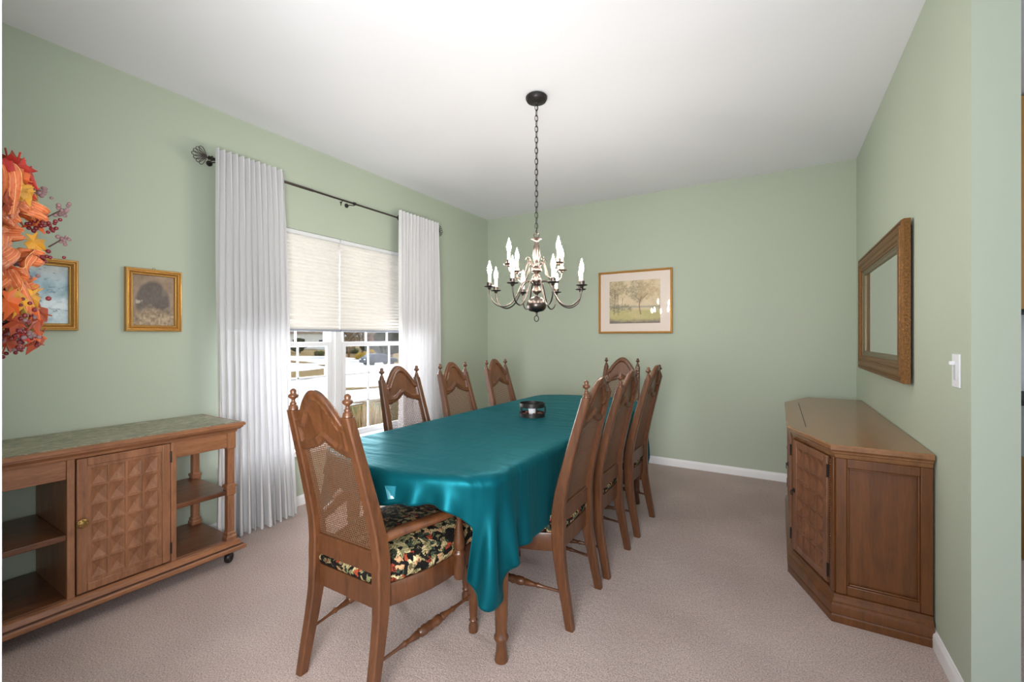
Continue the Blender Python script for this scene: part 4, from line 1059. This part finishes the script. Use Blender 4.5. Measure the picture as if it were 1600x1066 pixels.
def picture(name, label, centre, nrm, w_, h_, fw, fm, paintfn, mat_w=0.0, depth=0.022, tilt=0.0, hook=False):
    """local frame: x right along the wall as seen from the room, z up, y out of the wall into the room (negative y = into wall)"""
    nrm = Vector(nrm); root = empty(name, centre, math.atan2(nrm.y, nrm.x)+PI/2+tilt, label, 'picture')
    # local -y points into the room
    prof = [(0.0,0.0),(0.0,-depth*0.72),(fw*0.10,-depth*0.95),(fw*0.25,-depth),(fw*0.36,-depth*0.72),(fw*0.45,-depth*0.70),(fw*0.62,-depth*0.92),(fw*0.80,-depth*0.60),(fw*0.9,-depth*0.62),(fw,-depth*0.35),(fw,0.0)]
    m = MB(); rs = []
    for sx, sz in ((-1,-1),(1,-1),(1,1),(-1,1)):
        rs.append([(sx*(w_/2-a), b, sz*(h_/2-a)) for a, b in prof])
    m.rings(rs, closed=True); m.build('frame', fm, root, smooth=25)
    iw, ih = w_-2*fw, h_-2*fw
    if mat_w:
        m = MB(); y0 = -depth*0.30; rs = []
        for sx, sz in ((-1,-1),(1,-1),(1,1),(-1,1)):
            rs.append([(sx*(iw/2+0.001), -0.002, sz*(ih/2+.001)), (sx*(iw/2+0.001), y0, sz*(ih/2+.001)), (sx*(iw/2-mat_w[0]), y0, sz*(ih/2-mat_w[1])), (sx*(iw/2-mat_w[0]-.002), -0.002, sz*(ih/2-mat_w[1]-.002))])
        m.rings(rs, closed=True); m.build('mount', M['mount'], root, smooth=0); iw, ih = iw-2*mat_w[0], ih-2*mat_w[1]
    nu, nv = 110, int(110*ih/iw); m = MB(); m.grid(lambda u, v: (-iw/2+iw*u, -0.0045, -ih/2+ih*v), nu, nv); o = m.build('painting', M['paint'], root, smooth=0)
    u, v = np.meshgrid(np.linspace(0,1,nu+1), np.linspace(0,1,nv+1)); cc = np.clip(paintfn(u, v), 0, 1).reshape(-1, 3)
    at = o.data.color_attributes.new('paint', 'FLOAT_COLOR', 'POINT'); at.data.foreach_set('color', np.concatenate([cc, np.ones((len(cc),1))], 1).ravel())
    if hook:
        m = MB(); m.tube([(0.006*math.cos(a*PI/6), -0.006, h_/2+0.004+0.006*math.sin(a*PI/6)) for a in range(12)], 0.0016, 5, closed=True); m.build('hanger', M['brass'], root)
    return root
M['mount'] = plain('cream_mount', srgb(226,212,202), 0.45)
M['mount'].node_tree.nodes['Principled BSDF'].inputs['Coat Weight'].default_value = 1.0
M['mount'].node_tree.nodes['Principled BSDF'].inputs['Coat Roughness'].default_value = 0.02
picture('framed_picture', 'gold framed dark arch painting on the left wall, left of the curtain', (XL+0.001, 1.122, 1.482), (1,0,0), 0.270, 0.358, 0.036, M['gold'], paint_arch, 0, 0.026, 0, True)
picture('framed_picture', 'gold framed pale blue picture half hidden behind the autumn wreath', (XL+0.001, 0.662, 1.482), (1,0,0), 0.270, 0.358, 0.036, M['gold'], paint_blue, 0, 0.026)
picture('framed_picture', 'wide thin gold framed tree landscape with cream mount on the back wall', (-1.271, YB-0.010, 1.641), (0,-1,0), 0.757, 0.652, 0.022, M['gold'], paint_land, (0.095,0.082), 0.022, 0.013)

# mirror
root = empty('wall_mirror', (XR, 3.43, 1.44), 0, 'large mirror in a wide antique gold frame above the buffet', 'mirror')
Y0, Y1, Z0, Z1 = 2.775-3.43, 4.105-3.43, 1.045-1.44, 1.838-1.44; X = -0.012
prof = [(0.0,0.0),(0.0,-0.026),(0.006,-0.036),(0.014,-0.036),(0.018,-0.030),(0.024,-0.030),(0.030,-0.038),(0.042,-0.040),(0.054,-0.036),(0.060,-0.030),(0.068,-0.030),(0.072,-0.035),(0.084,-0.035),(0.090,-0.028),(0.100,-0.026)]
m = MB(); cy, cz, hw, hh = (Y0+Y1)/2, (Z0+Z1)/2, (Y1-Y0)/2, (Z1-Z0)/2; rs = []
for sy, sz in ((-1,-1),(1,-1),(1,1),(-1,1)): rs.append([(X+b, cy+sy*(hw-a), cz+sz*(hh-a)) for a, b in prof]+[(X, cy+sy*(hw-0.1), cz+sz*(hh-0.1))])
m.rings(rs, closed=True); m.build('frame', M['gold_dark'], root, smooth=25)
prof = [(0.100,-0.022),(0.108,-0.024),(0.114,-0.018),(0.124,-0.016),(0.130,-0.010),(0.130,-0.004),(0.100,-0.004)]
m = MB(); rs = []
for sy, sz in ((-1,-1),(1,-1),(1,1),(-1,1)): rs.append([(X+b, cy+sy*(hw-a), cz+sz*(hh-a)) for a, b in prof])
m.rings(rs, closed=True); m.build('inner_lip', M['gold_grey'], root, smooth=25)
m = MB(); m.box(X-0.006, cy-hw+0.12, cz-hh+0.12, X-0.003, cy+hw-0.12, cz+hh-0.12); m.build('mirror_glass', M['mirror'], root, smooth=0)
m = MB(); m.box(-0.012, cy-hw+0.03, cz-hh+0.03, -0.0, cy+hw-0.03, cz+hh-0.03); m.build('backing', M['black'], root, smooth=0)

# light switch
sw = empty('light_switch', (XR, 2.185, 1.147), 0, 'white slide light switch plate on the right wall', 'light switch')
m = MB(); m.box(-0.006, -0.038, -0.060, 0.0, 0.038, 0.060); m.build('plate', M['switch'], sw, bevel=0.002)
m = MB(); m.box(-0.009, -0.009, -0.034, -0.005, 0.009, 0.034); m.build('slot', plain('switch_slot', srgb(196,198,204), 0.4), sw, bevel=0.001)
m = MB(); m.box(-0.022, -0.007, 0.020, -0.006, 0.007, 0.034); m.build('toggle', M['switch'], sw, bevel=0.002)

# ---------------------------------------------------------------- chandelier
CX, CY = -1.262, 2.385
cd = empty('chandelier', (CX, CY, 1.37), YAW, 'dark metal twelve-candle chandelier hanging on a chain over the table', 'chandelier')
zz = lambda z: z-1.37
m = MB(); m.lathe([(0.060,H),(0.066,H-0.006),(0.066,H-0.016),(0.058,H-0.030),(0.040,H-0.036),(0.012,H-0.040),(0.008,H-0.052)], (0,0,-1.37), 32); m.build('canopy', M['iron'], cd, smooth=40)
ztop, zbot = H-0.052, 1.900; nl = 24; pitch = (ztop-zbot)/nl
link0 = None
for k in range(nl):
    z = ztop-pitch*(k+0.5)
    if link0 is None:
        m = MB(); pts = []
        for a in range(16):
            t = 2*PI*a/16; pts.append((0.0095*math.cos(t), 0, (pitch*0.62)*math.sin(t)))
        m.tube(pts, 0.0022, 6, closed=True); link0 = m.build('chain_link', M['iron'], cd, smooth=60); o = link0
    else: o = link0.copy(); C.objects.link(o)
    o.location = (0, 0, zz(z)); o.rotation_euler = (0, 0, (PI/2 if k % 2 else 0)+0.3)
m = MB(); m.tube([(0.003,0.002,zz(ztop)),(0.004,-0.003,zz(2.3)),(0.002,0.003,zz(zbot))], 0.0018, 6); m.build('cord', M['iron'], cd)
# column
m = MB(); m.tube([(0.016*math.cos(a*PI/8), 0, zz(1.892)+0.016*math.sin(a*PI/8)) for a in range(16)], 0.003, 6, closed=True)
m.lathe([(0.0,1.878),(0.030,1.874),(0.034,1.868),(0.018,1.862),(0.012,1.852),(0.014,1.846),(0.012,1.838),(0.019,1.826),(0.020,1.80),(0.023,1.765),(0.018,1.738),(0.010,1.726),(0.016,1.718),(0.014,1.71),(0.020,1.70)], (0,0,-1.37), 24)
m.build('upper_column', M['pewter'], cd, smooth=60)
m = MB(); m.lathe([(0.010,1.700),(0.026,1.694),(0.034,1.684),(0.034,1.676),(0.030,1.670),(0.016,1.664),(0.012,1.656),(0.022,1.646),(0.029,1.626),(0.028,1.608),(0.018,1.600),(0.022,1.594),(0.012,1.586),(0.016,1.576),(0.030,1.556),(0.029,1.545),(0.012,1.534),(0.008,1.520),(0.014,1.512)], (0,0,-1.37), 24)
m.build('hub', M['pewter'], cd, smooth=60)
m = MB(); m.lathe([(0.006,1.522),(0.024,1.515),(0.046,1.502),(0.058,1.484),(0.062,1.464),(0.056,1.444),(0.042,1.430),(0.012,1.424),(0.006,1.418),(0.007,1.410),(0.004,1.402)], (0,0,-1.37), 32); m.build('bowl', M['bronze'], cd, smooth=60)
m = MB(); m.tube([(0.013*math.cos(a*PI/8), 0, zz(1.384)+0.018*math.sin(a*PI/8)) for a in range(16)], 0.0028, 6, closed=True); m.build('ring_pull', M['iron'], cd)
BULB = [(0.006,0),(0.0085,0.004),(0.0125,0.018),(0.0135,0.028),(0.0115,0.042),(0.0065,0.057),(0.003,0.070),(0.0008,0.080)]
def arm(ang, Rr, zcup, low, mt, sl):
    m = MB(); d = Vector((math.cos(ang), math.sin(ang), 0)); pts = []
    if low:
        ctl = [(0.016,1.585),(0.045,1.612),(0.078,1.606),(0.100,1.575),(0.125,1.525),(0.155,1.480),(0.200,1.455),(0.245,1.461),(0.278,1.488),(0.292,1.525),(0.295,zcup)]
    else:
        ctl = [(0.018,1.680),(0.035,1.715),(0.055,1.722),(0.072,1.705),(0.082,1.675),(0.100,1.640),(0.130,1.620),(0.165,1.628),(0.190,1.650),(0.198,1.675),(0.200,zcup)]
    # smooth control polygon
    C_ = [Vector((a*Rr/ctl[-1][0] if a > 0.1 else a, 0, z)) for a, z in ctl]
    for i in range(len(C_)-1):
        p0, p1, p2, p3 = C_[max(i-1,0)], C_[i], C_[i+1], C_[min(i+2, len(C_)-1)]
        for s_ in range(4):
            t = s_/4; q = 0.5*((2*p1)+(-p0+p2)*t+(2*p0-5*p1+4*p2-p3)*t*t+(-p0+3*p1-3*p2+p3)*t**3); pts.append(d*q.x+Vector((0,0,q.z-1.37)))
    pts.append(d*Rr+Vector((0,0,zcup-1.37)))
    m.tube(pts, 0.0046, 8)
    if not low:
        # small scrolls on the upper arms
        for sg in (1,):
            sp = [d*(0.062+(0.022*(1-t/14))*math.cos(t*0.6))+Vector((0,0,1.735-1.37+(0.022*(1-t/14))*math.sin(t*0.6))) for t in range(14)]
            m.tube(sp, 0.0024, 6)
    a_ = m.build('arm', mt, cd, smooth=60); c = d*Rr+Vector((0,0,zcup-1.37))
    m = MB(); m.lathe([(0.005,-0.016),(0.012,-0.010),(0.010,-0.004),(0.030,0.0),(0.034,0.004),(0.030,0.006),(0.016,0.006),(0.017,0.010),(0.0175,0.026),(0.013,0.027),(0.0,0.027)], c, 24); m.build('drip_cup', mt, a_, smooth=50)
    m = MB(); m.lathe([(0.0100,0.026),(0.0100,0.026+sl),(0.005,0.028+sl)], c, 16); m.build('candle_sleeve', M['sleeve'], a_)
    m = MB(); m.lathe(BULB, c+Vector((0,0,0.027+sl)), 14); m.build('bulb', M['bulb'], a_, smooth=60)
for k in range(8):
    th = math.radians(-75+45*k); arm(th-PI/2, 0.292, 1.568, True, M['bronze'], 0.048)
for k in range(4):
    th = math.radians(-55+90*k); arm(th-PI/2, 0.204, 1.694, False, M['pewter'], 0.048)

# ---------------------------------------------------------------- wreath on the near wall
wr = empty('autumn_wreath', (-1.50, YN, 1.47), 0, 'autumn wreath of orange ribbon, maple leaves and berries at the left edge', 'wreath')
def ribbon_mat():
    m, nt, b = mat('orange_striped_ribbon')
    a = N(nt, 'ShaderNodeTexCoord'); sx = N(nt, 'ShaderNodeSeparateXYZ'); nt.links.new(a.outputs['UV'], sx.inputs[0])
    mu = N(nt, 'ShaderNodeMath', operation='MULTIPLY'); mu.inputs[1].default_value = 7.0; nt.links.new(sx.outputs[0], mu.inputs[0])
    fr = N(nt, 'ShaderNodeMath', operation='FRACT'); nt.links.new(mu.outputs[0], fr.inputs[0])
    lt = N(nt, 'ShaderNodeMath', operation='LESS_THAN'); lt.inputs[1].default_value = 0.09; nt.links.new(fr.outputs[0], lt.inputs[0])
    mx = N(nt, 'ShaderNodeMix', data_type='RGBA'); mx.inputs[6].default_value = srgb(214,112,66); mx.inputs[7].default_value = srgb(244,200,120)
    nt.links.new(lt.outputs[0], mx.inputs[0]); nt.links.new(mx.outputs[2], b.inputs['Base Color']); b.inputs['Roughness'].default_value = 0.45
    no = N(nt, 'ShaderNodeTexNoise', Scale=60.0, Detail=3.0); nt.links.new(a.outputs['Object'], no.inputs['Vector'])
    bp = N(nt, 'ShaderNodeBump', Strength=0.9, Distance=0.008); nt.links.new(no.outputs['Fac'], bp.inputs['Height']); nt.links.new(bp.outputs[0], b.inputs['Normal'])
    return m
M['ribbon'] = ribbon_mat()
LEAFC = {'red': srgb(196,40,26), 'orange': srgb(226,104,36), 'yellow': srgb(222,160,48), 'rust': srgb(168,70,36), 'olive': srgb(150,136,40)}
for k, c in LEAFC.items(): M['leaf_'+k] = plain(k+'_autumn_leaf', c, 0.55, var=0.35, bscale=30)
M['berry'] = plain('burgundy_berry', srgb(110,34,40), 0.25); M['berry_w'] = plain('frosted_berry', srgb(150,118,120), 0.6, var=0.6, bscale=80)
M['stem'] = plain('brown_stem', srgb(70,48,40), 0.7)
m = MB(); m.tube([(0.18*math.cos(a*PI/16), 0.026, 0.18*math.sin(a*PI/16)) for a in range(32)], 0.022, 10, closed=True); m.build('vine_ring', M['stem'], wr)
rnd = random.Random(11)
def wpt(px, py, X):
    """a point of the wreath at world x = X seen at the given spot, in the wreath's own frame"""
    return onX(px, py, X)-Vector(wr.location)
def leaf(px, py, X, size, cname, rot, til):
    tips = []
    for k, (a, r) in enumerate([(90,1.0),(72,.50),(48,.86),(32,.42),(8,.74),(-18,.36),(-50,.46),(-90,.18),(-130,.46),(-162,.36),(172,.74),(148,.42),(132,.86),(108,.50)]):
        tips.append((math.cos(math.radians(a))*r*size, math.sin(math.radians(a))*r*size))
    m = MB(); vs = [(0, 0, 0)]+[(x, y, -0.25*(x*x+y*y)/size+0.10*size*math.sin(i*2.1)) for i, (x, y) in enumerate(tips)]
    m.add(vs, [(0, i+1, (i+1) % 14+1) for i in range(14)])
    m.tube([(0,0,0),(0,-size*0.5,-0.05*size)], 0.0012, 5)
    # face the room (+y and a bit +x)
    Mx = Matrix.Translation(wpt(px, py, X)) @ Matrix.Rotation(til, 4, 'Z') @ Matrix.Rotation(-PI/2+rnd.uniform(-.5,.5), 4, 'X') @ Matrix.Rotation(rot, 4, 'Z')
    m.xf(Mx); m.v = [(x, max(y, 0.004), z) for x, y, z in m.v]; m.build('leaf', M['leaf_'+cname], wr, smooth=0, solid=0.0012)
for px, py, X, sz, c, rot, til in [(30,262,-1.50,.055,'red',0.3,-1.1),(42,272,-1.46,.055,'red',-0.6,-0.9),(18,280,-1.44,.055,'red',1.0,-1.2),(48,292,-1.52,.05,'orange',-1.4,-0.9),
        (34,304,-1.48,.05,'yellow',0.2,-1.0),(52,308,-1.50,.05,'yellow',-1.0,-0.8),(14,300,-1.42,.05,'orange',0.8,-1.0),(20,325,-1.46,.055,'rust',0.0,-1.0),
        (52,378,-1.48,.045,'yellow',1.2,-1.0),(58,345,-1.52,.045,'orange',-1.0,-0.9),(50,460,-1.48,.05,'yellow',-0.9,-1.0),(34,474,-1.46,.055,'yellow',0.6,-1.1),(30,496,-1.48,.055,'olive',-1.2,-0.9),
        (48,488,-1.50,.06,'orange',-1.5,-0.8),(66,490,-1.52,.055,'rust',-1.7,-0.9),(20,484,-1.40,.05,'orange',0.4,-1.0),(42,508,-1.48,.055,'olive',-2.0,-1.0),(56,520,-1.50,.05,'orange',-2.2,-1.0),
        (24,520,-1.44,.05,'red',2.4,-1.1),(10,536,-1.42,.05,'rust',2.8,-1.0),(60,535,-1.53,.05,'rust',-1.9,-0.8),(12,250,-1.42,.05,'rust',0.5,-1.0),(22,455,-1.44,.05,'orange',0.2,-1.0),(26,258,-1.36,.055,'red',0.1,-0.9),(14,268,-1.32,.05,'red',-0.8,-1.0),(36,280,-1.38,.05,'orange',-1.5,-0.8),(26,296,-1.36,.05,'yellow',0.6,-0.9),(46,300,-1.42,.045,'yellow',-1.2,-0.7),(10,470,-1.33,.05,'orange',1.0,-0.9),(30,464,-1.38,.05,'yellow',-0.4,-0.9),(40,480,-1.40,.05,'olive',-1.3,-0.8),(54,478,-1.44,.05,'orange',-1.0,-0.7),(30,505,-1.38,.045,'rust',-2.0,-0.8),(60,500,-1.46,.05,'rust',-1.6,-0.7),(48,465,-1.42,.045,'yellow',0.9,-0.8),(12,318,-1.33,.04,'rust',1.9,-0.9)]:
    leaf(px, py, X, sz, c, rot, til)
def loop(px, py, X, length, width, ang, til, puff=1.0):
    m = MB(); nu, nv = 8, 26; uvs = []
    def fn(u, v):
        t = v*2*PI; r = length/2*(1-math.cos(t)); s_ = length*0.17*puff*math.sin(t)+0.01*math.sin(2*t+length*90)
        ww = width*(0.45+0.55*math.sin(t/2)**0.8)
        return (ww*(u-0.5), s_+0.006*math.sin(9*u+t), r)
    m.grid(fn, nu, nv)
    Mx = Matrix.Translation(wpt(px, py, X)) @ Matrix.Rotation(til, 4, 'Z') @ Matrix.Rotation(ang, 4, 'Y')
    m.xf(Mx); m.v = [(x, max(y, 0.004), z) for x, y, z in m.v]; o = m.build('ribbon_loop', M['ribbon'], wr, smooth=80, solid=0.0008)
    uv = o.data.uv_layers.new(name='UVMap'); q = nu+1
    for l in o.data.loops: uv.data[l.index].uv = ((l.vertex_index % q)/nu, (l.vertex_index//q)/nv)
for px, py, X, L, wd, ang, til in [(16,345,-1.46,.10,.065,0.9,-0.9),(20,320,-1.44,.09,.06,0.2,-1.2),(36,330,-1.48,.09,.06,1.0,-0.7),(52,320,-1.50,.06,.06,1.3,-0.9),(30,365,-1.46,.10,.07,1.5,-0.9),
        (14,385,-1.44,.10,.07,2.0,-1.0),(40,395,-1.48,.09,.065,1.9,-0.8),(22,410,-1.45,.13,.075,2.2,-0.9),(34,430,-1.46,.12,.075,2.1,-0.7),(12,420,-1.42,.11,.07,2.8,-1.1),(44,440,-1.50,.08,.06,2.5,-0.9),
        (26,455,-1.44,.09,.065,2.0,-0.8),(8,335,-1.34,.11,.07,0.6,-1.0),(10,365,-1.34,.11,.07,1.6,-1.0),(8,400,-1.33,.12,.075,2.3,-1.0),(8,430,-1.33,.11,.07,2.7,-1.0),(24,385,-1.40,.13,.08,1.9,-0.8),(28,350,-1.42,.11,.07,1.2,-0.8),(58,345,-1.52,.06,.055,1.5,-0.7),(62,410,-1.52,.05,.055,1.8,-0.9),]:
    loop(px, py, X, L*0.95, wd*0.72, ang+rnd.uniform(-.5,.5), til+rnd.uniform(-.6,.6))
def berries(cpx, cpy, X, n, spread, mt, stem=None):
    m = MB(); c = wpt(cpx, cpy, X)
    for k in range(int(n*1.8)):
        o = Vector((rnd.gauss(0,spread), rnd.gauss(0,spread), rnd.gauss(0,spread))); r = rnd.uniform(.0034,.0052)
        m.lathe([(r*math.sin(PI*i/6), -r*math.cos(PI*i/6)) for i in range(7)], c+o, 10)
    m.v = [(x, max(y, 0.004), z) for x, y, z in m.v]
    o = m.build('berry_cluster', mt, wr, smooth=70)
    if stem:
        m = MB(); s = wpt(*stem, X); m.tube([s, (s+c)/2+Vector((0,0.006,0.006)), c], 0.0018, 6); m.build('stem', M['stem'], o)
for a in [(60,300,-1.50,12,.012,'berry_w'),(100,327,-1.50,9,.007,'berry_w',(68,342)),(66,352,-1.49,10,.010,'berry'),(80,354,-1.49,7,.007,'berry'),(97,374,-1.5,6,.005,'berry_w',(76,386)),(70,402,-1.5,9,.009,'berry'),
          (30,425,-1.46,10,.012,'berry_w'),(10,478,-1.40,22,.020,'berry'),(16,505,-1.42,22,.018,'berry_w'),(14,520,-1.42,16,.018,'berry'),(34,515,-1.46,14,.014,'berry_w'),(24,540,-1.45,14,.010,'berry'),(22,534,-1.45,10,.010,'berry_w'),
          (50,528,-1.49,8,.010,'berry'),(8,280,-1.40,14,.014,'berry_w')]:
    berries(a[0], a[1], a[2], a[3], a[4], M[a[5]], a[6] if len(a) > 6 else None)

# ---------------------------------------------------------------- kitchen glimpsed past the end of the right wall
kc = empty('base_cabinet', (1.9, 3.95, 0), 0, 'orange oak kitchen cabinet glimpsed at the right edge of the photo', 'cabinet')
m = MB(); m.box(-0.7,-0.3,0.0,0.7,0.3,0.585); m.build('body', M['oak'], kc)
m = MB(); m.box(-0.7,-0.31,0.587,0.7,0.3,0.88); m.build('drawer_front', M['vinyl'], kc)
m = MB(); m.box(-0.72,-0.33,0.882,0.72,0.3,0.915); m.build('worktop', M['black'], kc)
ku = empty('wall_cabinet', (1.9, 4.05, 1.42), 0, 'orange oak upper kitchen cabinet at the right edge of the photo', 'cabinet')
m = MB(); m.box(-0.7,-0.2,0.02,0.7,0.2,1.30); m.build('body', M['oak'], ku)
m = MB(); m.box(-0.7,-0.205,0.0,0.7,0.2,0.018); m.build('light_rail', M['black'], ku)
m = MB(); m.box(XR+0.115, 4.27, 0, 5.0, 4.39, H); struct(m.build('wall_kitchen', M['white'], smooth=0))
